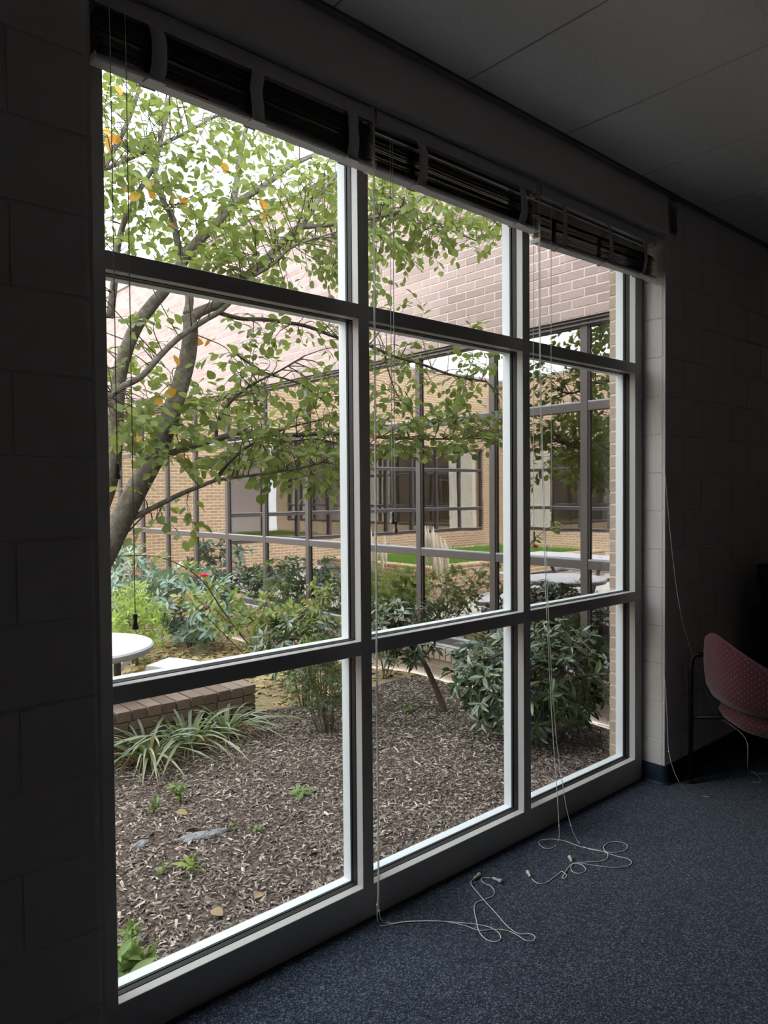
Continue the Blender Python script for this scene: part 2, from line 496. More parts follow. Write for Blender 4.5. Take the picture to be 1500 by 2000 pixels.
# block walls either side of the window, rounded at the reveal
BH, BL, JO = 0.2032, 0.4064, 0.0045
ZOFF = 0.033
def corner_outline(x0, x1, side, y0, y1, r=0.026, n=6):
    """plan outline, counter-clockwise; side=+1 rounds the x1/y0 corner, -1 the x0/y0 one, 0 none"""
    o = []
    if side == -1:
        for k in range(n+1):
            a = math.pi + (math.pi/2)*k/n
            o.append((x0+r+r*math.cos(a), y0+r+r*math.sin(a)))
    else: o.append((x0, y0))
    if side == 1:
        for k in range(n+1):
            a = -math.pi/2 + (math.pi/2)*k/n
            o.append((x1-r+r*math.cos(a), y0+r+r*math.sin(a)))
    else: o.append((x1, y0))
    o.append((x1, y1)); o.append((x0, y1))
    return o
def block_prism(out, z0, z1, bev):
    # bevel only what shows: the front and the reveal edges
    return MB().prism(out, z0, z1, bev)
def block_wall(name, x_from, x_to, side, label):
    w = empty(name, ((x_from+x_to)/2, YW, 0), label, kind='structure')
    lo, hi = (RX0-0.15, x_to) if side == 1 else (x_from, RX1+0.15)
    g = 0.003
    core = MB()
    if side == 1: core.box((lo, YW+g, 0), (XL-g, YO-0.12, ZC))
    else: core.box((XR+g, YW+g, 0), (hi, YO-0.12, ZC))
    core.build('mortar_core', M['mortar_in'], w)
    cache = {}
    for c in range(-1, 16):
        z0 = ZOFF + c*BH + JO/2; z1 = z0 + BH - JO
        z0 = max(z0, 0.0); z1 = min(z1, ZC)
        if z1 - z0 < 0.02: continue
        half = (c % 2 == 0)
        edge = XL if side == 1 else XR
        n = 0; pos = 0.0
        span = abs(x_to - x_from)
        while pos < span - 0.01:
            ln = BL/2 if (n == 0 and half) else BL
            a, b_ = pos, min(pos+ln, span)
            if side == 1: x0, x1 = edge-b_, edge-a
            else: x0, x1 = edge+a, edge+b_
            sd = side if n == 0 else 0
            if n == 0:
                if side == 1: x0 += JO
                else: x1 -= JO
            else:
                x0 += JO/2; x1 -= JO/2
            key = (n == 0, half if n == 0 else 0, round(z1-z0, 3), round(x1-x0, 3))
            if key not in cache:
                cx = (x0+x1)/2
                out = [(x-cx, y-YW) for x, y in corner_outline(x0, x1, sd, YW, YW+0.125 if n == 0 else YW+0.06)]
                cache[key] = MB().prism(out, 0, z1-z0, 0.0025).mesh('block', M['wall'], False)
            link('block', cache[key], w, Matrix.Translation(((x0+x1)/2, YW, z0)))
            pos = b_; n += 1
    return w
block_wall('wall_left', -1.2, XL, 1, 'painted concrete block wall left of the window')
block_wall('wall_right', XR, 6.3, -1, 'painted concrete block wall right of the window')

# header above the opening with a rounded lower edge
hd = MB()
out = [(YW, ZC)] + [(YW+0.018-0.018*math.cos(a), ZS+0.018-0.018*math.sin(a)) for a in [k*math.pi/12 for k in range(7)]] + [(YO-0.12, ZS), (YO-0.12, ZC)]
n = len(out); v = [(XL-0.12, y, z) for y, z in out] + [(XR+0.12, y, z) for y, z in out]
hd.add(v, [tuple((k, (k+1) % n, n+(k+1) % n, n+k)) for k in range(n)] + [tuple(reversed(range(n))), tuple(range(n, 2*n))])
hd.build('wall_header', M['header'], label='smooth painted lintel wall above the blinds', kind='structure')
# remaining room shell
MB().box((RX0-0.15, RY0-0.15, 0), (RX0, YO-0.12, ZC)).build('wall_side', M['room_wall'], kind='structure', label='plain painted wall at the far left of the room')
MB().box((RX1, RY0-0.15, 0), (RX1+0.15, YO-0.12, ZC)).build('wall_far_side', M['room_wall'], kind='structure', label='plain painted wall at the far right of the room')
MB().box((RX0, RY0-0.15, 0), (RX1, RY0, ZC)).build('wall_back', M['room_wall'], kind='structure', label='plain painted wall behind the camera')

# vinyl base
def base(name, pts, label):
    m = MB()
    for (x0, y0), (x1, y1) in pts:
        m.box((min(x0, x1), min(y0, y1), 0), (max(x0, x1), max(y0, y1), 0.102), 0.002)
    m.build(name, M['vinyl'], label=label, kind='structure')
rr = 0.03
def base_profile(name, path, label):
    """extrude a cove profile along a plan path; offset is to the left of travel"""
    prof = [(0.0005, 0.102), (0.0065, 0.1), (0.007, 0.03), (0.009, 0.012), (0.02, 0.003), (0.021, 0.0), (0.0005, 0.0)]
    m = MB(); v = []; f = []
    np_ = len(prof); P = [Vector((*p, 0)) for p in path]
    for i, p in enumerate(P):
        t = (P[min(i+1, len(P)-1)] - P[max(i-1, 0)]).normalized()
        nrm = Vector((-t.y, t.x, 0))
        for d, z in prof: v.append((p + nrm*d)[:2] + (z,))
    for i in range(len(P)-1):
        for k in range(np_):
            k2 = (k+1) % np_
            f.append((i*np_+k, i*np_+k2, (i+1)*np_+k2, (i+1)*np_+k))
    f.append(tuple(range(np_))); f.append(tuple(reversed([(len(P)-1)*np_+k for k in range(np_)])))
    m.add(v, f); m.build(name, M['vinyl'], label=label, kind='structure')
arc = [(XR+0.026-0.026*math.cos(a), YW+0.026-0.026*math.sin(a)) for a in [k*math.pi/12 for k in range(7)]]
base_profile('baseboard_right', [(6.3, YW)] + list(reversed(arc)) + [(XR, YD-0.002)], 'dark navy vinyl cove base right of the window')
arc = [(XL-0.026+0.026*math.cos(a), YW+0.026-0.026*math.sin(a)) for a in [k*math.pi/12 for k in range(7)]]
base_profile('baseboard_left', [(XL, YD-0.002)] + arc + [(-1.2, YW)], 'dark navy vinyl cove base left of the window')

# ================================================================== WINDOW
win = empty('window_1', (2.18, YD, 0), 'large aluminium window of nine panes in three columns', kind='structure')
xs = [(XL+0.001, 0.7773), (1.6812, 1.7318), (2.6266, 2.6771), (3.5857, XR-0.001)]
zs = [(0.0, 0.1215), (0.9764, 1.0282), (2.1904, 2.2433), (2.80, ZS-0.001)]
YG0, YG1 = 2.086, 2.092   # glass
YOUT = 2.147
def member(name, x0, x1, z0, z1, par):
    # inner hollow section, rubber, outer cap
    MB().box((x0, YD, z0), (x1, YG0-0.021, z1), 0.0012).build(name, M['frame'], par)
def gasket(x0, x1, z0, z1):
    return MB().box((x0, YG0-0.021, z0), (x1, YG0, z1))
for i, (a, b_) in enumerate(xs):
    member('mullion' if 0 < i < 3 else 'jamb', a, b_, 0.0 if i in (0, 3) else zs[0][1]-0.0, zs[3][0] if 0 < i < 3 else ZS-0.001, win) if 0 < i < 3 else member('jamb', a, b_, 0.0, ZS-0.001, win)
for j, (a, b_) in enumerate(zs):
    segs = [(xs[0][1], xs[1][0]), (xs[1][1], xs[2][0]), (xs[2][1], xs[3][0])]
    if j in (0, 3): segs = [(xs[0][1], xs[3][0])]
    for s0, s1 in segs:
        member({0: 'sill', 1: 'transom', 2: 'transom', 3: 'head'}[j], s0, s1, a, b_, win)
# panes with rubber gasket and outer glazing cap
def ring(x0, x1, z0, z1, w, y0, y1):
    m = MB()
    m.box((x0, y0, z0), (x0+w, y1, z1)); m.box((x1-w, y0, z0), (x1, y1, z1))
    m.box((x0+w, y0, z0), (x1-w, y1, z0+w)); m.box((x0+w, y0, z1-w), (x1-w, y1, z1))
    return m
for i in range(3):
    for j in range(3):
        x0, x1 = xs[i][1], xs[i+1][0]; z0, z1 = zs[j][1], zs[j+1][0]
        pane = MB().box((x0-0.012, YG0, z0-0.012), (x1+0.012, YG1, z1+0.012)).build('pane', M['glass'], win)
        ring(x0-0.015, x1+0.015, z0-0.015, z1+0.015, 0.017, YG0-0.021, YG0-0.0005).build('gasket', M['gasket'], pane)
        ring(x0-0.015, x1+0.015, z0-0.015, z1+0.015, 0.013, YG0-0.012, YG0-0.004).build('glazing_bead', M['frame'], pane)
        ring(x0-0.015, x1+0.015, z0-0.015, z1+0.015, 0.016, YG1+0.0005, YG1+0.010).build('outer_gasket', M['gasket'], pane)
for i, (a, b_) in enumerate(xs):
    MB().box((a, YG1+0.010, 0), (b_, YOUT, ZS-0.001), 0.002).build('outer_cap', M['frame_out'], win)
for j, (a, b_) in enumerate(zs):
    for s0, s1 in ((xs[0][1], xs[1][0]), (xs[1][1], xs[2][0]), (xs[2][1], xs[3][0])):
        MB().box((s0, YG1+0.010, a), (s1, YOUT-0.002, b_), 0.002).build('outer_cap', M['frame_out'], win)

# ================================================================== BLINDS
YB = 1.935   # front of headrail
RAILB, RAILT = 2.846, 2.892
blind_x = [(0.722, 1.682), (1.690, 2.622), (2.630, 3.628)]
blind_labels = ['raised venetian blind over the left column of panes, cords trailing to the carpet',
                'raised venetian blind over the middle column of panes, light showing between its slats',
                'raised venetian blind over the right column of panes, hanging lowest and tilted']
def slat_mesh(L):
    m = MB(); prof = []
    for k in range(5):
        t = -1 + k/2
        prof.append((t*0.0245, 0.003*(1-t*t)))
    v = []; n = len(prof)
    for x in (-L/2, L/2):
        v += [(x, y, z+0.0006) for y, z in prof] + [(x, y, z-0.0006) for y, z in reversed(prof)]
    q = 2*n
    f = [(k, q+k, q+(k+1) % q, (k+1) % q) for k in range(q)] + [tuple(range(q)), tuple(reversed(range(q, 2*q)))]
    return m.add(v, f).mesh('slat', M['slat'])
def tassel_mesh():
    prof = [(0.0022, 0), (0.0062, -0.0015), (0.0068, -0.008), (0.0048, -0.018), (0.0058, -0.026), (0.0085, -0.034), (0.0088, -0.040), (0.007, -0.0435), (0.003, -0.044)]
    return MB().lathe(list(reversed(prof)), None, 14).mesh('tassel', M['tassel'], True)
TASSEL = tassel_mesh()
BEAD = MB().lathe([(0.0008, -0.004), (0.003, -0.003), (0.0036, 0), (0.003, 0.003), (0.0008, 0.004)], None, 8).mesh('stop_bead', M['cord'], True)
def cord(parent, name, pts, tass=None, beads=(), r=0.0016, sub=6, tdir=None):
    path = smooth_path(pts, sub)
    o = MB().tube(path, r, 5).build(name, M['cord'], parent, True)
    if tass is not None:
        if tdir is None: Mx = Matrix.Translation(Vector(tass))
        else: Mx = Matrix.Translation(Vector(tass)) @ Vector(tdir).to_track_quat('-Z', 'Y').to_matrix().to_4x4()
        link('tassel', TASSEL, o, Mx)
    for b_ in beads: link('stop_bead', BEAD, o, Matrix.Translation(Vector(b_)))
    return o
tape_px = [[(305, 140), (505, 232), (688, 305)], [(822, 380), (1018, 440)], [(1100, 470), (1188, 505), (1256, 530)]]
ends = [(2.704, 2.690), (2.690, 2.690), (2.650, 2.672)]     # bottom of the bottom rail, left and right
stack = [(30, 0.0041), (25, 0.0046), (24, 0.0046)]
blinds = []
for bi, (x0, x1) in enumerate(blind_x):
    B = empty('venetian_blind', ((x0+x1)/2, YB+0.025, RAILB), blind_labels[bi], 'blind', 'raised blinds across the window')
    blinds.append(B)
    L = x1-x0; cx = (x0+x1)/2
    # headrail : open channel with front lip
    hr = MB()
    hr.box((x0, YB, RAILB), (x1, YB+0.0015, RAILT)); hr.box((x0, YB+0.052, RAILB), (x1, YB+0.0535, RAILT))
    hr.box((x0, YB+0.0015, RAILB), (x1, YB+0.010, RAILB+0.0015)); hr.box((x0, YB+0.044, RAILB), (x1, YB+0.052, RAILB+0.0015))
    hr.box((x0, YB+0.0015, RAILT-0.0015), (x1, YB+0.052, RAILT)); hr.box((x0, YB-0.002, RAILT-0.006), (x1, YB, RAILT))
    hr.box((x0, YB+0.010, RAILB+0.012), (x1, YB+0.044, RAILB+0.014))
    hro = hr.build('headrail', M['rail'], B)
    MB().box((x1-0.018, YB-0.004, RAILB-0.004), (x1-0.006, YB+0.055, RAILT+0.006), 0.001).build('bracket', M['rail'], B)
    MB().box((x0+0.001, YB-0.004, RAILB-0.002), (x0+0.010, YB+0.055, RAILT+0.006), 0.001).build('bracket', M['rail'], B)
    zl, zr = ends[bi]
    tilt = math.atan2(zr-zl, L)
    def zat(x): return zl + (zr-zl)*(x-x0)/L
    # bottom rail
    br = MB(); hw = 0.0255
    prof = [(-hw, 0.010), (-hw, 0.004), (-hw+0.006, 0.0), (hw-0.006, 0.0), (hw, 0.004), (hw, 0.010), (hw-0.004, 0.016), (-hw+0.004, 0.016)]
    yc = YB+0.027; v = []; n = len(prof)
    for x in (x0+0.004, x1-0.004): v += [(x, yc+y, zat(x)+z) for y, z in prof]
    br.add(v, [(k, (k+1) % n, n+(k+1) % n, n+k) for k in range(n)] + [tuple(reversed(range(n))), tuple(range(n, 2*n))])
    bro = br.build('bottom_rail', M['rail'], B)
    for sx, x in ((0, x0+0.002), (1, x1-0.002)):
        MB().box((x-0.003, yc-0.027, zat(x)-0.001), (x+0.003, yc+0.027, zat(x)+0.017), 0.001).build('end_cap', M['rail'], bro)
    if bi == 0:
        p = at(395, 183, YB)
        MB().box((p[0]-0.055, yc-hw-0.0008, zat(p[0])+0.0045), (p[0]+0.02, yc-hw+0.0002, zat(p[0])+0.0095)).build('sticker', M['sticker'], bro)
    # slats
    sm = slat_mesh(L-0.016)
    nS, pitch = stack[bi]
    top_gap = 0.012 if bi < 2 else 0.0
    zz = 0.020
    for k in range(nS):
        jit = random.uniform(-0.0010, 0.0010)
        zc_ = zat(cx) + zz
        ta = (0.05, 0.46, 0.30)[bi] + random.uniform(-0.06, 0.06)
        rot = Matrix.Rotation(ta, 4, 'X') @ Matrix.Rotation(-tilt*(1 - 0.3*k/nS) + random.uniform(-0.0012, 0.0012), 4, 'Y') @ Matrix.Rotation(random.uniform(-0.05, 0.05), 4, 'X')
        if bi == 0: step = pitch*random.uniform(0.9, 1.1)
        elif bi == 1: step = pitch*(0.75 if k < 14 else 1.3)*random.uniform(0.8, 1.2)
        else: step = pitch*random.uniform(0.8, 1.1)
        link('slat', sm, B, Matrix.Translation((cx, yc+jit*2, zc_)) @ rot)
        zz += step
    # cloth ladder tapes, with a clip under the bottom rail
    for ti, (px, py) in enumerate(tape_px[bi]):
        X = at(px, py, YB)[0]
        w = 0.044 if bi < 2 else 0.032
        m = MB(); v = []; K = 14
        sway = random.uniform(-0.006, 0.006)
        for k in range(K+1):
            t = k/K
            z = RAILB + (zat(X)+0.004-RAILB)*t
            bul = 0.016*math.sin(math.pi*t)**0.8*(1+0.15*math.sin(9*t+ti))
            sx = (-0.016 if (bi == 0 and ti == 1) else sway)*math.sin(math.pi*t)
            wr = 0.0018*math.sin(k*2.4+ti) if bi == 2 else 0.0006*math.sin(k*2.1)
            y = YB - 0.002 - bul + wr
            for xx in (-w/2, w/2):
                v.append((X+xx+sx, y, z))
        for k in range(K+1):
            a = v[2*k]; b_ = v[2*k+1]
        n0 = len(v)
        v2 = [(x, y+0.0014, z) for x, y, z in v]
        f = []
        for k in range(K):
            a = 2*k
            f.append((a, a+1, a+3, a+2)); f.append((n0+a, n0+a+2, n0+a+3, n0+a+1))
            f.append((a, a+2, n0+a+2, n0+a)); f.append((a+1, n0+a+1, n0+a+3, a+3))
        f.append((0, n0, n0+1, 1)); f.append((2*K, 2*K+1, n0+2*K+1, n0+2*K))
        m.add(v+v2, f).build('ladder_tape', M['tape'], B, True)
        zz2 = zat(X)
        MB().prism([(X-0.024, yc-hw-0.010), (X+0.024, yc-hw-0.010), (X+0.030, yc-0.004), (X-0.030, yc-0.004)], zz2-0.004, zz2+0.003, 0.001).build('tape_clip', M['rail'], bro)
        # back tape
        MB().box((X-w/2, yc+hw+0.001, zat(X)), (X+w/2, yc+hw+0.0022, RAILB)).build('ladder_tape', M['tape'], B)

YC = 1.925
def hang(px, py, Y=YC):
    p = at(px, py, Y); return p
# tilt cords with tassels (left end of each blind)
def tilt(B, px, py, dx=0.0):
    p = at(px, py, YC)
    cord(B, 'tilt_cord', [(p[0]+dx, YC+0.012, RAILB+0.01), (p[0]+dx*0.9, YC, RAILB-0.06), (p[0]+dx*0.3, YC, (RAILB+p[2])/2), (p[0], YC, p[2]+0.002)], (p[0], YC, p[2]+0.001), r=0.0013)
tilt(blinds[0], 229, 905, 0.0); tilt(blinds[0], 264, 1199, 0.0)
tilt(blinds[1], 766, 1000, 0.004); tilt(blinds[1], 772, 1018, 0.0)
tilt(blinds[2], 1042, 1038, 0.006); tilt(blinds[2], 1077, 1000, 0.002)
# lift cords of the left blind: down the mullion, then over the carpet
def fl(px, py, z=0.003): return atz(px, py, z)
p0 = at(727, 236, YC); a1 = at(736, 1690, YC)
top = (p0[0], YC-0.004, RAILB+0.004)
cord(blinds[0], 'lift_cord', [top, at(731, 700, YC), at(735, 1300, YC), at(738, 1700, YC), at(737, 1770, 1.935), fl(738, 1800), fl(748, 1808), fl(790, 1801), fl(850, 1799), fl(910, 1803), fl(950, 1809), fl(972, 1820), fl(978, 1832), fl(970, 1839), fl(952, 1836), fl(936, 1820), fl(930, 1795), fl(926, 1775), fl(930, 1763), fl(945, 1757), fl(962, 1750), fl(965, 1740), fl(958, 1730), fl(945, 1725), fl(940, 1717), fl(947, 1714), fl(960, 1715)],
     fl(962, 1715, 0.008), [at(737, 1767, 1.935)], tdir=tuple(fl(980, 1722) - fl(962, 1715)))
cord(blinds[0], 'lift_cord', [(top[0]+0.006, top[1], top[2]), at(733, 700, YC), at(737, 1300, YC), at(740, 1700, YC), at(741, 1778, 1.93), fl(746, 1797), fl(765, 1803), fl(800, 1799), fl(860, 1799), fl(905, 1807), fl(935, 1817), fl(965, 1815), fl(992, 1818), fl(1010, 1826), fl(1025, 1836), fl(1040, 1838), fl(1045, 1830), fl(1036, 1824), fl(1012, 1823), fl(990, 1808), fl(970, 1785), fl(945, 1758), fl(932, 1742), fl(922, 1730), fl(920, 1722), fl(926, 1716)],
     fl(926, 1716, 0.008), [at(741, 1779, 1.93)], tdir=tuple(fl(940, 1705) - fl(926, 1716)))
# lift cords of the middle blind
top = tuple(at(1051, 392, YC)); top = (top[0], YC-0.004, RAILB+0.004)
cord(blinds[1], 'lift_cord', [top, at(1054, 700, YC), at(1064, 1100, YC), at(1078, 1400, 1.915), at(1088, 1545, 1.905), at(1092, 1612, 1.90), fl(1091, 1640), fl(1080, 1655), fl(1065, 1657), fl(1053, 1648), fl(1057, 1641), fl(1080, 1639), fl(1105, 1643), fl(1135, 1654), fl(1165, 1660), fl(1185, 1666), fl(1186, 1676), fl(1172, 1682), fl(1140, 1684), fl(1118, 1687), fl(1108, 1697), fl(1103, 1706), fl(1098, 1714), fl(1104, 1715), fl(1106, 1709), fl(1098, 1702), fl(1092, 1706), fl(1078, 1716), fl(1064, 1725), fl(1048, 1724), fl(1036, 1713)],
     fl(1036, 1713, 0.008), [at(1092, 1612, 1.90)], tdir=tuple(fl(1029, 1700) - fl(1036, 1713)))
cord(blinds[1], 'lift_cord', [(top[0]+0.008, top[1], top[2]), at(1056, 700, YC), at(1067, 1100, YC), at(1083, 1400, 1.91), at(1101, 1545, 1.89), at(1115, 1612, 1.87), fl(1130, 1645), fl(1150, 1658), fl(1180, 1663), fl(1200, 1665), fl(1222, 1660), fl(1224, 1650), fl(1208, 1644), fl(1188, 1646), fl(1179, 1655), fl(1185, 1665), fl(1205, 1672), fl(1228, 1678), fl(1233, 1686), fl(1220, 1693), fl(1190, 1694), fl(1160, 1690), fl(1130, 1686), fl(1116, 1690), fl(1118, 1702), fl(1132, 1706), fl(1144, 1700), fl(1138, 1690), fl(1124, 1686), fl(1117, 1682)],
     fl(1117, 1683, 0.008), [at(1115, 1612, 1.87)], tdir=tuple(fl(1112, 1672) - fl(1117, 1683)))
# lift cords of the right blind: one down by the reveal, one pulled behind the chair
top = at(1276, 476, YC); top = (top[0]-0.004, YC-0.004, RAILB+0.004)
cord(blinds[2], 'lift_cord', [top, at(1279, 700, YC-0.004), at(1283, 1000, YC-0.01), at(1294, 1250, 1.88), at(1303, 1400, 1.85), at(1306, 1465, 1.83), at(1316, 1505, 1.80), at(1330, 1532, 1.77), fl(1350, 1550), fl(1385, 1556)], None, [at(1306, 1468, 1.83)], r=0.0009)
cord(blinds[2], 'lift_cord', [(top[0]+0.004, top[1], top[2]), at(1284, 700, YC-0.01), at(1297, 900, 1.87), at(1313, 1080, 1.86), at(1330, 1200, 1.85), at(1352, 1278, 1.83), at(1375, 1340, 1.80), at(1400, 1395, 1.76), at(1440, 1425, 1.62), at(1459, 1450, 1.52), at(1460, 1490, 1.52), fl(1462, 1515), fl(1472, 1527), fl(1485, 1526), fl(1480, 1515), fl(1465, 1505), fl(1480, 1510), fl(1500, 1512), fl(1530, 1516)], None, [], r=0.0009)

# ================================================================== CHAIR
def tub_chair():
    ox, oy = 3.855, 1.40      # centre of the seat
    CH = math.radians(45)    # the open front turns towards the room's far corner
    def tw_(p):
        x, y = p[0]-ox, p[1]-oy
        return (ox+x*math.cos(CH)-y*math.sin(CH), oy+x*math.sin(CH)+y*math.cos(CH), p[2])
    T = empty('tub_chair', (ox, oy, 0), 'burgundy chair with pale dotted fabric and black legs by the block wall', 'chair')
    # shell: wraps from one arm round the back to the other; opening faces -Y
    W, D = 0.305, 0.315
    m = MB(); K = 36; R = 8
    ang0, ang1 = math.radians(-38), math.radians(218)
    v = []; uv = []
    def prof(a):
        """height of the rim and of the lower edge at plan angle a (90 = back)"""
        s = (math.sin(a)+0.62)/1.62
        s = max(0.0, min(1, s))
        rim = 0.560 + 0.285*(s**1.5)
        low = 0.455 + 0.055*s
        return rim, low
    th = 0.045
    arcl = 0
    for k in range(K+1):
        a = ang0 + (ang1-ang0)*k/K
        cxp, cyp = math.cos(a), math.sin(a)
        e = 2.5
        rr_ = (abs(cxp)**e + abs(cyp)**e)**(-1/e)
        rim, low = prof(a)
        ed = min(k, K-k)/3.0
        edge = min(1.0, ed)
        rim = low + (rim-low)*(0.55+0.45*edge**0.5)
        loop = []
        H_ = rim-low
        # outer up, rim over, inner down
        for j in range(6):
            t = j/5
            fl_ = 0.02*t + 0.012*math.sin(math.pi*t)
            loop.append((1.0, fl_ - (0.014 if j == 0 else 0), low + H_*0.94*t + (0.012 if j == 0 else 0)))
        loop.append((1.0, 0.02-th*0.22, rim-0.004)); loop.append((1.0, 0.02-th*0.5, rim)); loop.append((1.0, 0.02-th*0.8, rim-0.006))
        for j in range(5):
            t = 1-j/4
            loop.append((1.0, 0.02*t - th + 0.004*math.sin(math.pi*t), low+0.01 + H_*0.9*t))
        for s_, off, z in loop:
            rad = rr_
            px_, py_ = W*rad*cxp, D*rad*cyp
            nl = math.hypot(px_, py_)
            v.append((ox+px_*(1+off/nl), oy+py_*(1+off/nl), z))
    n = 14
    faces = []
    for k in range(K):
        for j in range(n):
            j2 = (j+1) % n
            faces.append((k*n+j, k*n+j2, (k+1)*n+j2, (k+1)*n+j))
    faces.append(tuple(range(n))); faces.append(tuple(reversed([K*n+j for j in range(n)])))
    v = [tw_(p) for p in v]
    m.add(v, faces)
    o = m.build('back_shell', M['chair'], T, True)
    # uv by arc length and height
    me = o.data; ul = me.uv_layers.new(name='uv')
    for poly in me.polygons:
        for li in poly.loop_indices:
            vi = me.loops[li].vertex_index
            k, j = divmod(vi, n)
            co = me.vertices[vi].co
            a = (ang1-ang0)*k/K
            if k == K and False: pass
            ul.data[li].uv = (a*0.29, co.z + (0 if j < 8 else 0.5))
    # welt seam along the rim
    rimp = [Vector(v[k*n+7]) + Vector((0, 0, 0.001)) for k in range(K+1)]
    MB().tube(rimp, 0.005, 6).build('welt', M['welt'], o, True)
    # seat cushion
    m = MB(); v = []; K2 = 40
    prof2 = [(0.30, 0.375), (0.62, 0.378), (0.86, 0.392), (0.98, 0.415), (1.03, 0.440), (1.0, 0.462), (0.94, 0.475), (0.6, 0.485), (0.2, 0.488)]
    for s_, z in prof2:
        for k in range(K2):
            a = 2*math.pi*k/K2; c, s2 = math.cos(a), math.sin(a); e = 2.6
            r_ = (abs(c)**e+abs(s2)**e)**(-1/e)
            v.append((ox+0.272*s_*r_*c, oy-0.03+0.285*s_*r_*s2, z))
    f = []
    for i in range(len(prof2)-1):
        for k in range(K2):
            k2 = (k+1) % K2
            f.append((i*K2+k, i*K2+k2, (i+1)*K2+k2, (i+1)*K2+k))
    f.append(tuple(reversed(range(K2)))); f.append(tuple((len(prof2)-1)*K2+k for k in range(K2)))
    v = [tw_(p) for p in v]
    o2 = m.add(v, f).build('seat', M['chair'], T, True)
    me = o2.data; ul = me.uv_layers.new(name='uv')
    for poly in me.polygons:
        for li in poly.loop_indices:
            co = me.vertices[me.loops[li].vertex_index].co
            ul.data[li].uv = (co.y*0.9, co.x*0.4+co.z)
    for sx in (-1, 1):
        for sy in (-1, 1):
            lx, ly = sx*0.25, (0.345 if sy > 0 else -0.26)
            P = lambda x, y, z: tw_((ox+x, oy+y, z))
            if sy > 0 and sx < 0: lx, ly = -0.16, 0.10
            if sy > 0 and sx < 0: pts = [P(lx, ly, 0.008), P(lx, ly, 0.36), P(lx*0.97, ly-0.01, 0.385), P(lx*0.8, ly-0.05, 0.392)]
            elif sy > 0: pts = [P(lx, ly, 0.008), P(lx, ly, 0.60), P(lx, ly-0.004, 0.665), P(lx*0.98, ly-0.02, 0.69), P(lx*0.9, ly-0.07, 0.70)]
            else: pts = [P(lx, ly, 0.008), P(lx, ly, 0.36), P(lx*0.97, ly+0.01, 0.385), P(lx*0.8, ly+0.05, 0.392)]
            lg = MB().tube(pts, 0.0125, 8).build('leg', M['black'], T, True)
            q = P(lx, ly, 0)
            MB().lathe([(0.010, 0.0), (0.016, 0.001), (0.016, 0.012), (0.012, 0.016)], Matrix.Translation(q), 10).build('glide', M['black'], lg)
        MB().tube([P(sx*0.25, -0.26, 0.355), P(sx*0.25 if sx > 0 else -0.16, 0.34 if sx > 0 else 0.10, 0.355)], 0.009, 6).build('side_rail', M['black'], T, True)
tub_chair()

# dark cabinet at the right edge
def cabinet():
    x0, x1, y0, y1 = 4.455, 5.85, 1.28, 1.76
    C = empty('cabinet', ((x0+x1)/2, (y0+y1)/2, 0), 'tall black-brown wooden cabinet with an overhanging moulded top at the right edge', 'cabinet')
    MB().box((x0+0.03, y0+0.03, 0.08), (x1-0.03, y1-0.02, 0.99), 0.004).build('body', M['darkwood'], C)
    MB().box((x0+0.045, y0+0.045, 0.0), (x1-0.045, y1-0.03, 0.08), 0.002).build('plinth', M['darkwood'], C)
    t = MB(); prof = [(0.03, 0.985), (0.022, 1.0), (0.02, 1.012), (0.006, 1.03), (0.0, 1.045), (0.0, 1.125), (0.004, 1.13)]
    v = []
    for d, z in prof: v += [(x0+d, y0+d, z), (x1-d, y0+d, z), (x1-d, y1-0.01, z), (x0+d, y1-0.01, z)]
    f = []
    for i in range(len(prof)-1):
        for k in range(4): f.append((i*4+k, i*4+(k+1) % 4, (i+1)*4+(k+1) % 4, (i+1)*4+k))
    f += [(3, 2, 1, 0), tuple(range(len(prof)*4-4, len(prof)*4))]
    t.add(v, f).build('top', M['darkwood'], C)
    w = (x1-x0-0.1)/2
    for i in range(2):
        xa = x0+0.045+i*(w+0.01)
        d = MB().box((xa, y0+0.012, 0.11), (xa+w, y0+0.03, 0.96), 0.004).build('door', M['darkwood'], C)
        MB().lathe([(0.005, 0), (0.006, 0.012), (0.014, 0.02), (0.012, 0.028), (0.003, 0.03)], Matrix.Translation((xa+(w-0.05 if i == 0 else 0.05), y0+0.012, 0.56)) @ Matrix.Rotation(math.pi/2, 4, 'X'), 12).build('knob', M['black'], d, True)
cabinet()

# ================================================================== OUTSIDE: ground
def sstep(a, b, x):
    t = np.clip((x-a)/(b-a), 0, 1); return t*t*(3-2*t)
def gz(X, Y):
    X = np.asarray(X, float); Y = np.asarray(Y, float)
    low = sstep(4.62, 5.0, Y)*(1-sstep(2.75, 3.5, X)) + 0.75*sstep(4.4, 6.5, Y)*sstep(2.75, 3.5, X)
    z = -0.045 - 0.165*np.clip(low, 0, 1)
    z = z + 0.012*np.sin(3.1*X+1.3*Y) + 0.010*np.sin(5.3*Y-2.2*X) + 0.006*np.sin(11*X+7*Y)
    return z
def ground_grid(name, x0, x1, y0, y1, st, mat, label, drop=0.0):
    nx, ny = int((x1-x0)/st)+1, int((y1-y0)/st)+1
    X, Y = np.meshgrid(np.linspace(x0, x1, nx), np.linspace(y0, y1, ny), indexing='ij')
    V = np.stack([X, Y, gz(X, Y)-drop], -1).reshape(-1, 3)
    i = np.arange(nx-1)[:, None]*ny + np.arange(ny-1)[None, :]
    F = np.stack([i, i+ny, i+ny+1, i+1], -1).reshape(-1, 4)
    o = link(name, np_mesh(name, V, F, mat, True))
    return tag(o, label, kind='structure')
ground_grid('ground', -3.0, 4.46, 2.14, 4.62, 0.05, M['soil'], 'brown bark mulch bed outside the window')
ground_grid('ground_litter', 2.3, 4.46, 4.62, 14.4, 0.06, M['litter'], 'dry leaf strewn planting bed along the building wing')
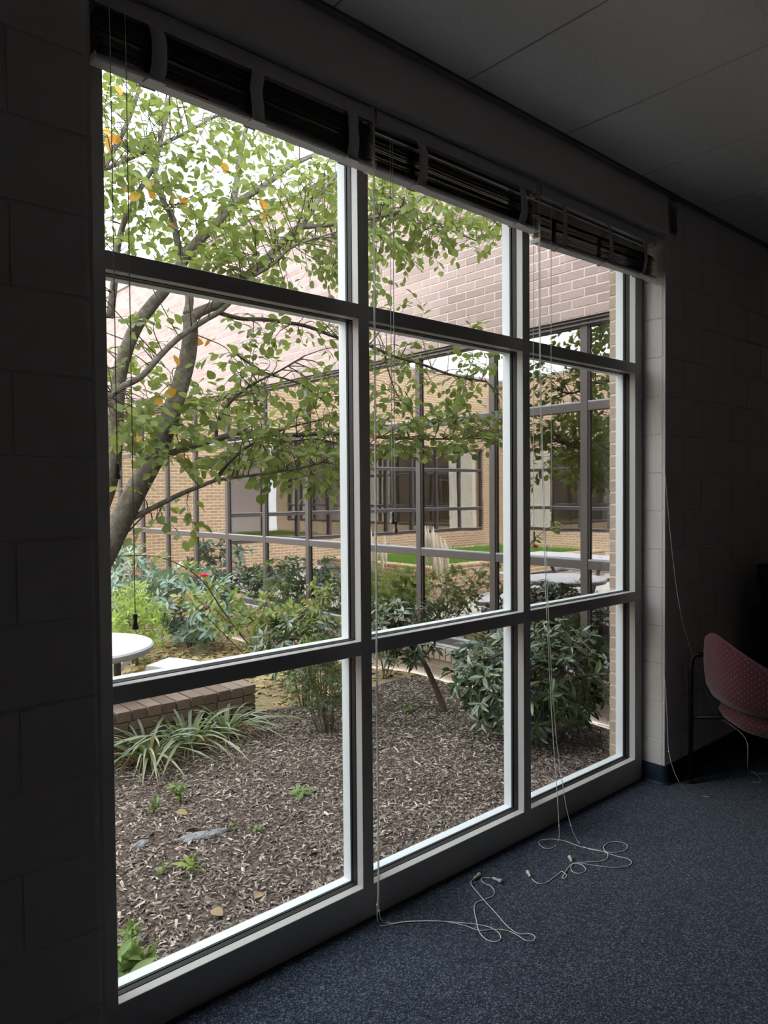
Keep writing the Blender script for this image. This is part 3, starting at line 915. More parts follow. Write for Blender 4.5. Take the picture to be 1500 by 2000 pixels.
ground_grid('ground_yard', -7.9, 2.3, 4.62, 6.2, 0.1, M['litter'], 'dry leaf strewn yard around the white table')
MB().box((-7.9, 6.2, -0.40), (2.3, 14.4, -0.195)).build('floor_patio', M['concrete'], kind='structure', label='pale concrete patio in the courtyard')

# bark chips
def scatter_chips():
    N1 = 34000
    u = rng.random((N1*3, 3))
    X = 0.6 + 3.85*u[:, 0]; Y = 2.245 + 2.36*u[:, 1]**1.15
    r1 = (X/Y > 0.36) & (X < 4.44) & ((Y < 4.425) | (X > 2.73))
    X, Y = X[r1][:N1], Y[r1][:N1]
    n = len(X)
    ln = rng.gamma(3.0, 0.0055, n) + 0.007; ln = np.minimum(ln, 0.06)
    wd = ln*rng.uniform(0.18, 0.5, n); th = rng.uniform(0.0015, 0.004, n)
    yaw = rng.uniform(0, 2*np.pi, n); pit = rng.normal(0, 0.28, n); rol = rng.normal(0, 0.4, n)
    T = np.array([(-.5, -.32, 0), (-.42, .4, 0), (.5, -.2, 0), (.4, .36, 0), (-.1, 0, 1.0), (.25, .05, .9)])
    F = np.array([(0, 2, 5), (0, 5, 4), (2, 3, 5), (3, 1, 4), (3, 4, 5), (1, 0, 4), (0, 1, 3), (0, 3, 2)])
    V = T[None]*np.stack([ln, wd, th*1.6], -1)[:, None, :]
    cy, sy = np.cos(pit), np.sin(pit)
    x = V[..., 0]*cy[:, None] + V[..., 2]*sy[:, None]; z = -V[..., 0]*sy[:, None] + V[..., 2]*cy[:, None]
    cr, sr = np.cos(rol), np.sin(rol)
    y = V[..., 1]*cr[:, None] - z*sr[:, None]; z = V[..., 1]*sr[:, None] + z*cr[:, None]
    ca, sa = np.cos(yaw), np.sin(yaw)
    xx = x*ca[:, None] - y*sa[:, None]; yy = x*sa[:, None] + y*ca[:, None]
    P = np.stack([xx + X[:, None], yy + Y[:, None], z + (gz(X, Y) + rng.uniform(0.001, 0.009, n))[:, None]], -1)
    FF = (F[None] + (np.arange(n)*6)[:, None, None]).reshape(-1, 3)
    o = link('bark_chips', np_mesh('bark_chips', P.reshape(-1, 3), FF, M['chip']))
    tag(o, 'scattered brown and grey bark chips covering the bed', 'mulch', kind='stuff')
scatter_chips()

# ================================================================== BRICKWORK
BK_L, BK_H, BK_D, MJ = 0.2032, 0.0677, 0.09, 0.0095
def brick_mesh(l, h, d, mat, name='brick'):
    return MB().box((-l/2, -d/2, -h/2), (l/2, d/2, h/2), 0.0022).mesh(name, mat)
BOXV = np.array([(-.5,-.5,-.5),(.5,-.5,-.5),(.5,.5,-.5),(-.5,.5,-.5),(-.5,-.5,.5),(.5,-.5,.5),(.5,.5,.5),(-.5,.5,.5)])
BOXF = np.array([(0,3,2,1),(4,5,6,7),(0,1,5,4),(1,2,6,5),(2,3,7,6),(3,0,4,7)])
def in_frame(p, m=30):
    v = np.asarray(p) - np.array([0, 0, H]); d = v @ FW
    if d < 0.05: return False
    x = 750 + FPX*(v @ RT)/d; y = 1000 - FPX*(v @ UP)/d
    return -m < x < 1500+m and -m < y < 2000+m
def lay_bricks(parent, items, mat, limit=300):
    """items: (center, length, height, depth, rotz); the largest in view become single parts, the rest one stuff part"""
    def key(it):
        return (0 if in_frame(it[0]) else 1, camdist(it[0]))
    items = sorted(items, key=key)
    cache = {}
    for c, l, h, d, rz in items[:limit]:
        k = (round(l, 3), round(h, 3), round(d, 3))
        if k not in cache: cache[k] = brick_mesh(l, h, d, mat)
        link('brick', cache[k], parent, Matrix.Translation(Vector(c)) @ Matrix.Rotation(rz, 4, 'Z'))
    rest = items[limit:]
    if rest:
        V = []; 
        for c, l, h, d, rz in rest:
            B_ = BOXV*np.array([l, d, h]); ca, sa = math.cos(rz), math.sin(rz)
            R = np.array([[ca, -sa, 0], [sa, ca, 0], [0, 0, 1]])
            V.append(B_ @ R.T + np.asarray(c))
        V = np.concatenate(V); F = (BOXF[None] + (np.arange(len(rest))*8)[:, None, None]).reshape(-1, 4)
        o = link('brickwork', np_mesh('brickwork', V, F, mat), parent); tag(o, kind='stuff')
def rnd_prd(): return random.uniform(-0.0014, 0.0014)

# own building: brick skin round the window opening
ext = empty('wall_exterior', (2, YO, 0), 'tan brick outer skin of the room beside the window', kind='structure')
ZR = 3.72
core = MB()
g = 0.003
core.box((XR+0.003, YO-0.12+0.04, -0.3), (XR+0.03, YO-g, ZR)); core.box((XR+0.02, YO-0.12, -0.3), (4.56, YO-g, ZR)); core.box((XL-0.03, YO-0.08, -0.3), (XL-0.003, YO-g, ZR)); core.box((-8.0, YO-0.12, -0.3), (XL-0.02, YO-g, ZR))
core.box((XL-0.02, YO-0.12, ZS+0.03), (XR+0.02, YO-g, ZR)); core.box((XL-0.02, YO-0.12, -0.3), (XR+0.02, YO-g, -0.012))
core.build('mortar', M['mortar'], ext)
items = []
nz_ = int((ZR+0.2)/BK_H)
for c in range(nz_):
    z = -0.2 + (c+0.5)*BK_H
    # right pier, corner brick shows its return in the reveal
    off = 0 if c % 2 else BK_L/2
    x = XR + 0.0; first = True
    while x < 4.5:
        l = (BK_L/2 if (first and c % 2) else BK_L)
        x1 = min(x+l, 4.5)
        if x1-x > 0.03: items.append(((((x+x1-MJ)/2), YO-0.045+rnd_prd()*0.4, z), x1-x-MJ, BK_H-MJ, BK_D, 0))
        x = x1; first = False
    x = XL; first = True
    while x > -2.4:
        l = (BK_L/2 if (first and c % 2) else BK_L)
        x1 = x-l
        items.append((((x+x1+MJ)/2, YO-0.045+rnd_prd()*0.4, z), l-MJ, BK_H-MJ, BK_D, 0))
        x = x1; first = False
    if z > ZS+0.1:
        x = XL + (0 if c % 2 else -BK_L/2)
        while x < XR-0.01:
            items.append(((x+BK_L/2, YO-0.045, z), BK_L-MJ, BK_H-MJ, BK_D, 0)); x += BK_L
def pier_key(c): return c
lay_bricks(ext, items, M['brick_tan'], 220)
MB().box((XL-0.02, YOUT-0.03, -0.012), (XR+0.02, YO+0.02, 0.0)).build('sill_slab', M['coping'], ext)
MB().box((XL-0.1, YO-0.12, ZS), (XR+0.1, YO-0.005, ZS+0.03)).build('lintel', M['bronze'], ext)
MB().box((-8.2, RY0-0.2, ZR), (5.2, YO+0.03, ZR+0.12), 0.01).build('roof_edge', M['coping'], ext)

# building wing at right angles
XW = 4.50
Y1W = 14.4
wing = empty('building_wing', (XW+1.2, 8.3, -0.2), 'long one-storey brick wing with dark framed glazing seen across the courtyard', 'building')
ZH, ZRW, ZSL = 2.80, 4.82, 0.25
MB().box((XW+0.0028, YO-0.1, ZH), (XW+0.3, Y1W, ZRW)).build('mortar', M['mortar'], wing)
items = []
c = 0; z = ZH + 0.5*BK_H
while z < ZRW:
    y = YO + (0 if c % 2 else -BK_L/2)
    while y < Y1W-0.1:
        y0_, y1_ = max(y, YO), y+BK_L
        if y1_-y0_ > 0.04: items.append(((XW+0.045+rnd_prd(), (y0_+y1_)/2, z), y1_-y0_-MJ, BK_H-MJ, BK_D, math.pi/2))
        y += BK_L
    z += BK_H; c += 1
lay_bricks(wing, items, M['brick'], 300)
MB().box((XW-0.03, YO-0.1, ZRW), (XW+0.35, Y1W, ZRW+0.07), 0.006).build('coping', M['coping'], wing)
# base wall of bricks with a rowlock sill
MB().box((XW-0.0105, YO, -0.35), (XW+0.25, Y1W, ZSL-0.06)).build('mortar', M['mortar'], wing)
items = []
for c in range(5):
    z = ZSL-0.11-BK_H*(c+0.5)+0.0
    y = YO + (0 if c % 2 else -BK_L/2)
    while y < Y1W-0.1:
        y0_, y1_ = max(y, YO), y+BK_L
        if y1_-y0_ > 0.04: items.append(((XW+0.03+rnd_prd(), (y0_+y1_)/2, z), y1_-y0_-MJ, BK_H-MJ, BK_D, math.pi/2))
        y += BK_L
y = YO+0.035
while y < Y1W-0.1:
    items.append(((XW+0.02, y, ZSL-0.055), 0.0677-MJ, 0.105, 0.14, math.pi/2)); y += 0.0677
lay_bricks(wing, items, M['brick_tan'], 200)
MB().box((XW-0.01, YO, ZSL), (XW+0.12, Y1W, ZSL+0.012), 0.002).build('sill_flashing', M['bronze_hi'], wing)
# frame
GX = XW+0.060
wm = [2.30] + [2.9636+0.8496*k for k in range(0, 14) if 2.9636+0.8496*k < Y1W-0.2]
fw_ = 0.029
wz = [(ZSL+0.012, ZSL+0.07), (1.007, 1.070), (2.14, 2.20), (2.735, ZH)]
for (za, zb), nm in zip(wz, ('sill_rail', 'transom', 'transom', 'head_fascia')):
    MB().box((XW+0.034, YO, za), (XW+0.12, Y1W, zb), 0.003).build(nm, M['bronze'], wing)
for zq in (2.745, 2.775):
    MB().box((XW+0.012, YO, zq), (XW+0.036, Y1W, zq+0.012), 0.002).build('fascia_rib', M['bronze'], wing)
for zq in (1.070, 2.20, 0.32):
    MB().box((XW+0.036, YO, zq), (XW+0.056, Y1W, zq+0.010), 0.001).build('glazing_bead', M['bronze_hi'], wing)
for y in wm:
    mo = MB().box((XW+0.030, y-fw_, ZSL+0.012), (XW+0.12, y+fw_, ZH), 0.003).build('mullion', M['bronze'], wing)
    for s_ in (-1, 1):
        MB().box((XW+0.044, y+s_*(fw_+0.005)-0.005, ZSL+0.06), (XW+0.0565, y+s_*(fw_+0.005)+0.005, 2.74)).build('glazing_bead', M['bronze'], mo)
ym = wm + [Y1W]
pane_cache = {}
for i in range(len(ym)-1):
    for j in range(3):
        y0_, y1_ = ym[i]+fw_, ym[i+1]-(fw_ if i < len(ym)-2 else 0)
        z0_, z1_ = wz[j][1], wz[j+1][0]
        k = (round(y1_-y0_, 3), j)
        if k not in pane_cache:
            hy, hz = (y1_-y0_)/2+0.005, (z1_-z0_)/2+0.005
            pane_cache[k] = MB().box((-0.003, -hy, -hz), (0.003, hy, hz)).mesh('pane', M['wing_glass'])
        link('pane', pane_cache[k], wing, Matrix.Translation((GX, (y0_+y1_)/2, (z0_+z1_)/2)))
# dim corridor behind the glass
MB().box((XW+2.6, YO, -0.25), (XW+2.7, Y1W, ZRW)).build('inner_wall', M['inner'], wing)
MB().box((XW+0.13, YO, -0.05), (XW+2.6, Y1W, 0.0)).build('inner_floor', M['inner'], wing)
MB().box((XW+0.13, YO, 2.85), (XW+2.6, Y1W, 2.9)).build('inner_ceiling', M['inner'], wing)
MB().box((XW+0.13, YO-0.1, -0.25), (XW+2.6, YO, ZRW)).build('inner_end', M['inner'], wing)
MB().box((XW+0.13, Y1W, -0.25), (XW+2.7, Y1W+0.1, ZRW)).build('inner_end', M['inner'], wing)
MB().box((XW-0.03, YO-0.1, ZRW-0.1), (XW+2.7, Y1W, ZRW)).build('roof', M['coping'], wing)

# far wall of the courtyard and left wing (seen mirrored in the wing glass)
def far_building(name, x0, x1, y0, y1, wins, face, label):
    Bq = empty(name, ((x0+x1)/2, (y0+y1)/2, -0.2), label, 'building')
    lo, hi = -0.35, 4.9
    def slab(nm, a0, a1, z0, z1, mat, d0, d1):
        if face == 'y': return MB().box((a0, y0+d0, z0), (a1, y0+d1, z1)).build(nm, mat, Bq)
        return MB().box((x1-d1, a0, z0), (x1-d0, a1, z1)).build(nm, mat, Bq)
    A0, A1 = (x0, x1) if face == 'y' else (y0, y1)
    slab('upper_wall', A0, A1, 2.85, hi, M['far_brick'], 0, 0.3)
    slab('lower_wall', A0, A1, lo, 0.45, M['far_brick'], 0, 0.3)
    cur = A0
    for w0, w1 in wins:
        if w0 > cur: slab('pier', cur, w0, 0.45, 2.85, M['far_brick'], 0, 0.3)
        nn = max(1, round((w1-w0)/0.9)); st = (w1-w0)/nn
        for q in range(nn):
            slab('pane', w0+q*st+0.03, w0+(q+1)*st-0.03, 0.5, 2.8, M['wing_glass'], 0.12, 0.126)
        for q in range(nn+1):
            slab('mullion', w0+q*st-0.03, w0+q*st+0.03, 0.45, 2.85, M['bronze'], 0.06, 0.16)
        for zz_ in (0.45, 1.05, 2.16, 2.77):
            slab('transom', w0, w1, zz_, zz_+0.08, M['bronze'], 0.07, 0.15)
            slab('glazing_bead', w0, w1, zz_+0.08, zz_+0.095, M['bronze_hi'], 0.05, 0.1)
        slab('inner_wall', w0, w1, 0.3, 2.9, M['inner'], 1.4, 1.5)
        cur = w1
    if cur < A1: slab('pier', cur, A1, 0.45, 2.85, M['far_brick'], 0, 0.3)
    slab('coping', A0, A1, hi, hi+0.07, M['coping'], -0.03, 0.35)
far_building('courtyard_building', -8.4, XW, 14.4, 15.9, [(-7.6, 0.95)], 'y', 'brick end building mirrored in the glass of the wing')
far_building('courtyard_side_building', -9.9, -8.4, 2.2, 14.4, [(3.0, 6.6), (8.0, 13.5)], 'x', 'brick side building mirrored in the right hand wing glass')

# low brick retaining wall at the end of the mulch bed
low = empty('garden_wall', (1.0, 4.55, -0.2), 'low weathered brick wall behind the strap-leaved clumps', 'wall')
WX1, WY0, WY1_, WZ = 2.71, 4.44, 4.66, 0.225
MB().box((-2.5, WY0+0.012, -0.3), (WX1-0.012, WY1_-0.012, WZ-0.02)).build('mortar', M['mortar_low'], low)
items = []
zc_ = WZ - 0.0677/2
x = WX1-0.045
nb = 0
while x > -1.0:      # top course laid across the wall
    items.append(((x+0.0, (WY0+WY1_)/2, zc_+random.uniform(-0.002, 0.002)), 0.094-MJ*0.6, BK_H-MJ*0.4, WY1_-WY0+random.uniform(-0.006, 0.006), 0)); x -= 0.1
for c in range(1, 6):
    z = WZ - BK_H*(c+0.5)
    x = WX1 - (0 if c % 2 else 0)
    first = True
    while x > -1.0:
        l = BK_L*0.5 if (first and c % 2) else BK_L
        items.append(((x-l/2, WY0+0.045+rnd_prd(), z), l-MJ, BK_H-MJ, BK_D, 0))
        items.append(((x-l/2, WY1_-0.045+rnd_prd(), z), l-MJ, BK_H-MJ, BK_D, 0))
        x -= l; first = False
lay_bricks(low, items, M['brick_low'], 150)

# ================================================================== PLANTS
def leaf_template(shape, cup=0.12, droop=0.10):
    """unit leaf along +X, width along Y, normal +Z; stations (t, halfwidth)"""
    v = [(0, 0, 0)]; f = []
    for t, w in shape:
        z = -droop*t*t
        v += [(t, -w, z+cup*w), (t, 0, z-0.0), (t, w, z+cup*w)]
    v.append((1, 0, -droop))
    n = len(shape)
    f += [(0, 1, 2), (0, 2, 3)]
    for i in range(n-1):
        a = 1+3*i
        f += [(a, a+3, a+4), (a, a+4, a+1), (a+1, a+4, a+5), (a+1, a+5, a+2)]
    a = 1+3*(n-1); e = len(v)-1
    f += [(a, e, a+1), (a+1, e, a+2)]
    return np.array(v, float), np.array(f)
OVAL = leaf_template([(0.12, 0.17), (0.35, 0.32), (0.6, 0.33), (0.85, 0.19)], 0.22, 0.10)
LANCE = leaf_template([(0.15, 0.09), (0.4, 0.155), (0.7, 0.12)], 0.35, 0.16)
FINE = leaf_template([(0.3, 0.11), (0.65, 0.10)], 0.2, 0.12)
ROSE = leaf_template([(0.15, 0.18), (0.45, 0.29), (0.75, 0.20)], 0.25, 0.12)

def frame(d, up):
    d = Vector(d).normalized(); up = Vector(up)
    y = up.cross(d)
    if y.length < 1e-4: y = Vector((0, 1, 0)).cross(d)
    y.normalize(); z = d.cross(y)
    return d, y, z
def leaf_mat(p, d, up, s):
    x, y, z = frame(d, up)
    return Matrix(((x.x*s, y.x*s, z.x*s, p[0]), (x.y*s, y.y*s, z.y*s, p[1]), (x.z*s, y.z*s, z.z*s, p[2]), (0, 0, 0, 1)))
def add_leaves(parent, mats, tmpl, mat, limit=300, name='leaf', stuff='foliage', need_view=True):
    V0, F0 = tmpl
    def key(m_):
        p = (m_[0][3], m_[1][3], m_[2][3])
        return (0 if in_frame(p) else 1, camdist(p)/max(1e-6, m_.col[0].xyz.length))
    mats = sorted(mats, key=key)
    me = np_mesh(name, V0, F0, mat, True)
    for m_ in mats[:limit]: link(name, me, parent, m_)
    rest = mats[limit:]
    if rest:
        A = np.array([[list(r) for r in m_] for m_ in rest])
        P = np.einsum('nij,kj->nki', A[:, :3, :3], V0) + A[:, None, :3, 3]
        F = (F0[None] + (np.arange(len(rest))*len(V0))[:, None, None]).reshape(-1, 3)
        o = link(stuff, np_mesh(stuff, P.reshape(-1, 3), F, mat, True), parent); tag(o, kind='stuff')

def rv(s=1.0): return Vector((random.gauss(0, s), random.gauss(0, s), random.gauss(0, s)))

# ---- the tree --------------------------------------------------------------
def tdepth(px):
    xs_, ys_ = [-400, 220, 660, 985, 1300], [4.3, 4.02, 3.85, 3.45, 3.0]
    return float(np.interp(px, xs_, ys_))
def tpt(px, py, off=0.0):
    Y = tdepth(px) + off
    p = at(px, py, Y)
    if p[0] > 4.30: p = at(px, py, Y*4.30/p[0])
    if p[1] < 2.75: p = at(px, py, 2.75)
    return p
tree_base = np.array([1.12, 4.03, gz(1.12, 4.03)])
tree = empty('courtyard_tree', tuple(tree_base), 'slender multi-stemmed tree with oval green leaves spreading before the left and middle panes', 'tree')
limbs = []   # (list of world points, list of radii, name)
def limb(pxs, w0, w1, off=0.0, off1=None, name='branch', pre=None, n=7):
    off1 = off if off1 is None else off1
    pts = [tpt(x, y, off+(off1-off)*i/max(1, len(pxs)-1)) for i, (x, y) in enumerate(pxs)]
    if pre: pts = [np.asarray(q, float) for q in pre] + pts
    path = smooth_path(pts, 4)
    m = len(path)
    rad = []
    for i, p in enumerate(path):
        w = w0 + (w1-w0)*i/(m-1)
        d = (p - np.array([0, 0, H])) @ FW
        rad.append(0.5*w*d/FPX)
    limbs.append((path, rad))
    MB().tube(path, rad, n).build(name, M['bark'] if w0 > 9 else M['twig'], tree, True)
gb = tree_base
limb([(190, 1105), (215, 1060), (262, 965), (305, 885), (340, 790), (366, 700), (372, 640), (366, 614)], 60, 25, 0, 0, 'trunk', pre=[(1.10, 4.03, -0.2), (1.12, 4.03, 0.25), (1.22, 4.03, 0.80)], n=12)
limb([(366, 614), (370, 578), (352, 500), (337, 427), (318, 391), (304, 340), (310, 285), (330, 210), (340, 120)], 18, 6, 0, 0.3)
limb([(366, 630), (385, 612), (406, 602), (430, 590), (483, 538), (515, 512), (553, 471), (591, 441)], 22, 13, 0, 0)
limb([(591, 441), (612, 409), (632, 374), (656, 344), (690, 290), (720, 230)], 10, 5, 0, 0.1)
limb([(588, 443), (627, 441), (659, 437), (722, 427), (800, 405), (825, 385), (880, 350)], 10, 5, 0, 0)
limb([(470, 552), (495, 538), (533, 515), (565, 485), (600, 470), (650, 455)], 10, 4, -0.1, -0.2)
limb([(190, 1010), (216, 930), (224, 870), (230, 758), (242, 698), (266, 638), (298, 594), (322, 566), (357, 512), (386, 471), (418, 444), (448, 406), (483, 383), (512, 365), (542, 343), (568, 324), (640, 290)], 36, 8, 0.25, 0.1, 'trunk', pre=[(1.06, 4.15, -0.2), (1.12, 4.18, 0.4)], n=10)
limb([(448, 406), (459, 377), (465, 339), (471, 295), (485, 230), (500, 130)], 15, 6, 0.15, 0.3)
limb([(120, 500), (207, 320), (235, 270), (260, 210), (275, 155), (290, 60)], 12, 6, 0.4, 0.3)
limb([(150, 350), (205, 330), (275, 300), (320, 280), (370, 255), (415, 230), (450, 215), (500, 170)], 10, 4, 0.1, 0.0)
limb([(215, 620), (226, 520), (230, 480), (245, 425), (270, 375), (300, 325), (318, 260), (325, 190)], 16, 6, 0.2, 0.2)
limb([(303, 892), (318, 890), (366, 874), (422, 858), (462, 846), (502, 844), (550, 850), (610, 848), (666, 848), (720, 851), (767, 856), (832, 857), (900, 857), (980, 855)], 15, 3, 0, 0)
limb([(422, 856), (426, 826), (446, 790), (482, 758), (510, 742), (550, 722), (595, 695)], 7, 3, 0, -0.1)
limb([(258, 1012), (270, 1006), (310, 986), (350, 966), (390, 950), (422, 938), (462, 932), (510, 926), (580, 915), (640, 900)], 13, 3, 0, -0.2)
limb([(420, 938), (438, 914), (470, 882), (510, 858), (545, 842), (575, 832), (650, 815)], 8, 3, -0.05, 0.1)
limb([(195, 785), (214, 774), (242, 754), (278, 734), (310, 698), (342, 666), (374, 642), (406, 622), (430, 608), (450, 590)], 14, 10, -0.15, -0.05)
limb([(425, 610), (470, 622), (518, 624), (562, 630), (602, 638), (662, 660), (720, 675), (770, 696), (817, 709), (866, 727), (897, 736), (950, 745)], 9, 4, -0.05, 0)
limb([(460, 690), (505, 722), (540, 735), (590, 752), (640, 790)], 5, 3, 0.2, 0.1)
limb([(800, 405), (840, 430), (880, 450), (930, 470)], 4, 2.5, 0, 0)
limb([(770, 345), (850, 360), (920, 400), (975, 440)], 5, 2.5, -0.1, -0.1)
limb([(240, 1050), (290, 1000), (300, 1020), (322, 975)], 3, 2, 0, 0)
limb([(750, 690), (770, 760), (800, 800)], 3, 2, 0, 0)
limb([(510, 858), (560, 862), (620, 858), (680, 870), (740, 880)], 4, 2, 0.25, 0.2)
LP = np.concatenate([np.array(p) for p, r in limbs])
LR = np.concatenate([np.array(r) for p, r in limbs])

def inpoly(x, y, poly):
    c = False; j = len(poly)-1
    for i in range(len(poly)):
        xi, yi = poly[i]; xj, yj = poly[j]
        if (yi > y) != (yj > y) and x < (xj-xi)*(y-yi)/(yj-yi)+xi: c = not c
        j = i
    return c
regions = [
    ([(200, 100), (290, 150), (728, 320), (728, 600), (560, 565), (330, 520), (205, 470)], 310, 0.45),
    ([(225, 780), (420, 765), (728, 740), (728, 930), (640, 960), (520, 945), (400, 925), (330, 900), (225, 880)], 230, 0.42),
    ([(400, 690), (470, 610), (728, 600), (728, 740), (430, 770)], 56, 0.3),
    ([(222, 620), (300, 600), (330, 700), (290, 780), (225, 800)], 16, 0.35),
    ([(728, 330), (860, 370), (990, 432), (985, 465), (940, 480), (850, 505), (770, 520), (728, 555)], 120, 0.28),
    ([(728, 690), (790, 665), (860, 665), (985, 700), (985, 790), (860, 790), (728, 800)], 40, 0.2),
    ([(728, 800), (860, 795), (990, 815), (990, 865), (860, 895), (728, 890)], 72, 0.22),
    ([(270, 960), (400, 950), (390, 1060), (300, 1030)], 6, 0.1),
    ([(610, 940), (690, 920), (690, 975), (620, 970)], 5, 0.1),
    ([(740, 590), (830, 590), (830, 615), (740, 610)], 3, 0.05), ([(910, 620), (945, 620), (945, 650), (910, 650)], 2, 0.03),
    ([(-250, -150), (205, -150), (205, 900), (-250, 900)], 120, 0.5),
    ([(205, -320), (900, -100), (1000, 380), (728, 320), (290, 130), (205, 80)], 120, 0.5),
]
tree_leaves, twig_mb = [], MB()
view = Vector((0, 0, H))
for poly, cnt, jit in regions:
    xs_ = [p[0] for p in poly]; ys_ = [p[1] for p in poly]
    got = 0; guard = 0
    while got < cnt and guard < cnt*40:
        guard += 1
        x = random.uniform(min(xs_), max(xs_)); y = random.uniform(min(ys_), max(ys_))
        if not inpoly(x, y, poly): continue
        got += 1
        tip = Vector(tpt(x, y, random.uniform(-jit, jit*1.2)))
        d2 = ((LP - np.array(tip))**2).sum(1)
        # draw the twig from a nearby limb point (not always the very nearest)
        idx = np.argsort(d2)[:6]; i0 = int(idx[random.randrange(6)])
        root = Vector(LP[i0])
        span = (tip-root)
        if span.length < 0.10: 
            tip = root + span.normalized()*0.12 + rv(0.03); span = tip-root
        mid = root + span*0.5 + Vector((random.gauss(0, 0.12), random.gauss(0, 0.12), 0.10+random.gauss(0, 0.06)))*min(1, span.length)
        path = [Vector(q) for q in smooth_path([root, mid, tip], 5)]
        r0 = min(0.0042, LR[i0]*0.7)
        twig_mb.tube(path, [r0 + (0.0011-r0)*i/(len(path)-1) for i in range(len(path))], 4, cap=False)
        # leaves: alternate along the last part of the twig and on two side shoots
        shoots = [path[-6:]] if len(path) >= 6 else [path]
        dirn = (path[-1]-path[-3]).normalized()
        for s_ in range(random.choice((1, 1, 2))):
            b0 = path[random.randrange(max(0, len(path)-6), len(path)-1)]
            side = (dirn.cross(Vector((0, 0, 1)))*random.choice((-1, 1)) + dirn*0.6 + rv(0.2)).normalized()
            ln = random.uniform(0.10, 0.22)
            sp = [b0, b0+side*ln*0.5+Vector((0, 0, 0.01)), b0+side*ln-Vector((0, 0, 0.015))]
            sp = [Vector(q) for q in smooth_path(sp, 3)]
            twig_mb.tube(sp, 0.0012, 3, cap=False)
            shoots.append(sp)
        for sp in shoots:
            Ls = sum((sp[i+1]-sp[i]).length for i in range(len(sp)-1))
            nl = max(2, min(6, int(Ls/0.045)))
            for q in range(nl):
                t = 0.25+0.75*(q+1)/nl
                fi = t*(len(sp)-1); i = min(int(fi), len(sp)-2); p = sp[i].lerp(sp[i+1], fi-i)
                dd = (sp[i+1]-sp[i]).normalized()
                sd = dd.cross(Vector((0, 0, 1))); sd = sd.normalized() if sd.length > 1e-3 else Vector((1, 0, 0))
                ld = dd*0.7 + sd*(1 if q % 2 else -1)*random.uniform(0.4, 1.0) + Vector((0, 0, random.gauss(-0.25, 0.35)))
                if q == nl-1: ld = dd + rv(0.2)
                up = Vector((0, 0, 1)) + rv(0.55) + (view-p).normalized()*random.uniform(-0.2, 0.7)
                tree_leaves.append(leaf_mat(p + ld.normalized()*0.008, ld, up, random.uniform(0.043, 0.075)))
tw = twig_mb.build('twigs', M['twig'], tree); tag(tw, kind='stuff')
add_leaves(tree, tree_leaves, OVAL, M['leaf'], 300)
ol = []
for x, y, k in [(255, 355, 3), (285, 372, 4), (357, 392, 3), (440, 318, 4), (507, 415, 3), (603, 796, 2), (322, 778, 2), (238, 828, 2), (362, 893, 2), (215, 262, 3), (330, 450, 1), (245, 180, 3), (740, 855, 3), (405, 665, 3), (340, 710, 1), (254, 850, 2)]:
    for q in range(k):
        p = Vector(tpt(x+random.uniform(-10, 10), y+random.uniform(-8, 8), random.uniform(-0.1, 0.1)))
        ol.append(leaf_mat(p, rv(1)+Vector((0.3, 0, -0.3)), rv(0.6)+(view-p).normalized(), random.uniform(0.06, 0.085)))
add_leaves(tree, ol, OVAL, M['leaf_orange'], 300)

# ---- shrubs ----------------------------------------------------------------
def shrub(name, label, cat, base, top, rx, ry, n, tmpl, mat, size, limit, stems=7, group=None, lowz=0.25, droop=-0.15, whorl=5, stem_r=0.008, upb=0.5, hollow=0.45):
    """stems fan out from base to an ellipsoid of leaf whorls"""
    b = np.array([base[0], base[1], float(gz(base[0], base[1]))])
    T = empty(name, tuple(b), label, cat, group)
    cx, cy = top[0], top[1]; z1 = top[2]; z0 = b[2] + (z1-b[2])*lowz
    ends_ = []
    cz = (z0+z1)/2; rz = (z1-z0)/2
    nwh = max(1, n//whorl)
    for i in range(nwh):
        while True:
            q = np.array([random.uniform(-1, 1) for _ in range(3)])
            r = np.linalg.norm(q)
            if hollow < r < 1: break
        ends_.append(Vector((cx+q[0]*rx, cy+q[1]*ry, cz+q[2]*rz)))
    trunks = []
    for s_ in range(stems):
        e = Vector((cx+random.uniform(-.55, .55)*rx, cy+random.uniform(-.55, .55)*ry, cz+random.uniform(-.2, .6)*rz))
        st = Vector(b) + Vector((random.uniform(-.04, .04), random.uniform(-.04, .04), -0.04))
        mid = st.lerp(e, 0.5) + rv(0.03)
        path = [Vector(p) for p in smooth_path([st, mid, e], 5)]
        trunks.append(path)
        MB().tube(path, [stem_r*(1-0.55*i/(len(path)-1)) for i in range(len(path))], 6).build('stem', M['stem'], T, True)
    allp = [p for t in trunks for p in t[3:]]
    AP = np.array([tuple(p) for p in allp])
    tm = MB(); mats = []
    for e in ends_:
        i0 = int(np.argmin(((AP-np.array(e))**2).sum(1))); r0 = allp[i0]
        tm.tube([r0, r0.lerp(e, 0.5)+rv(0.015)-Vector((0, 0, 0.01)), e], [stem_r*0.35, stem_r*0.28, stem_r*0.18], 3, cap=False)
        axis = ((e-r0).normalized()*0.7 + Vector((0, 0, upb)) + rv(0.2)).normalized()
        oa = axis.orthogonal().normalized(); ob = axis.cross(oa)
        for k in range(whorl):
            a = 2*math.pi*k/whorl + random.uniform(-.4, .4)
            d = (oa*math.cos(a)+ob*math.sin(a))*1.0 + axis*random.uniform(0.05, 0.7) + Vector((0, 0, droop+random.gauss(0, .2)))
            p = e - axis*random.uniform(0, 0.035)
            mats.append(leaf_mat(p, d, axis+rv(0.25), size*random.uniform(0.7, 1.25)))
    o = tm.build('twigs', M['stem'], T); tag(o, kind='stuff')
    add_leaves(T, mats, tmpl, mat, limit)
    return T
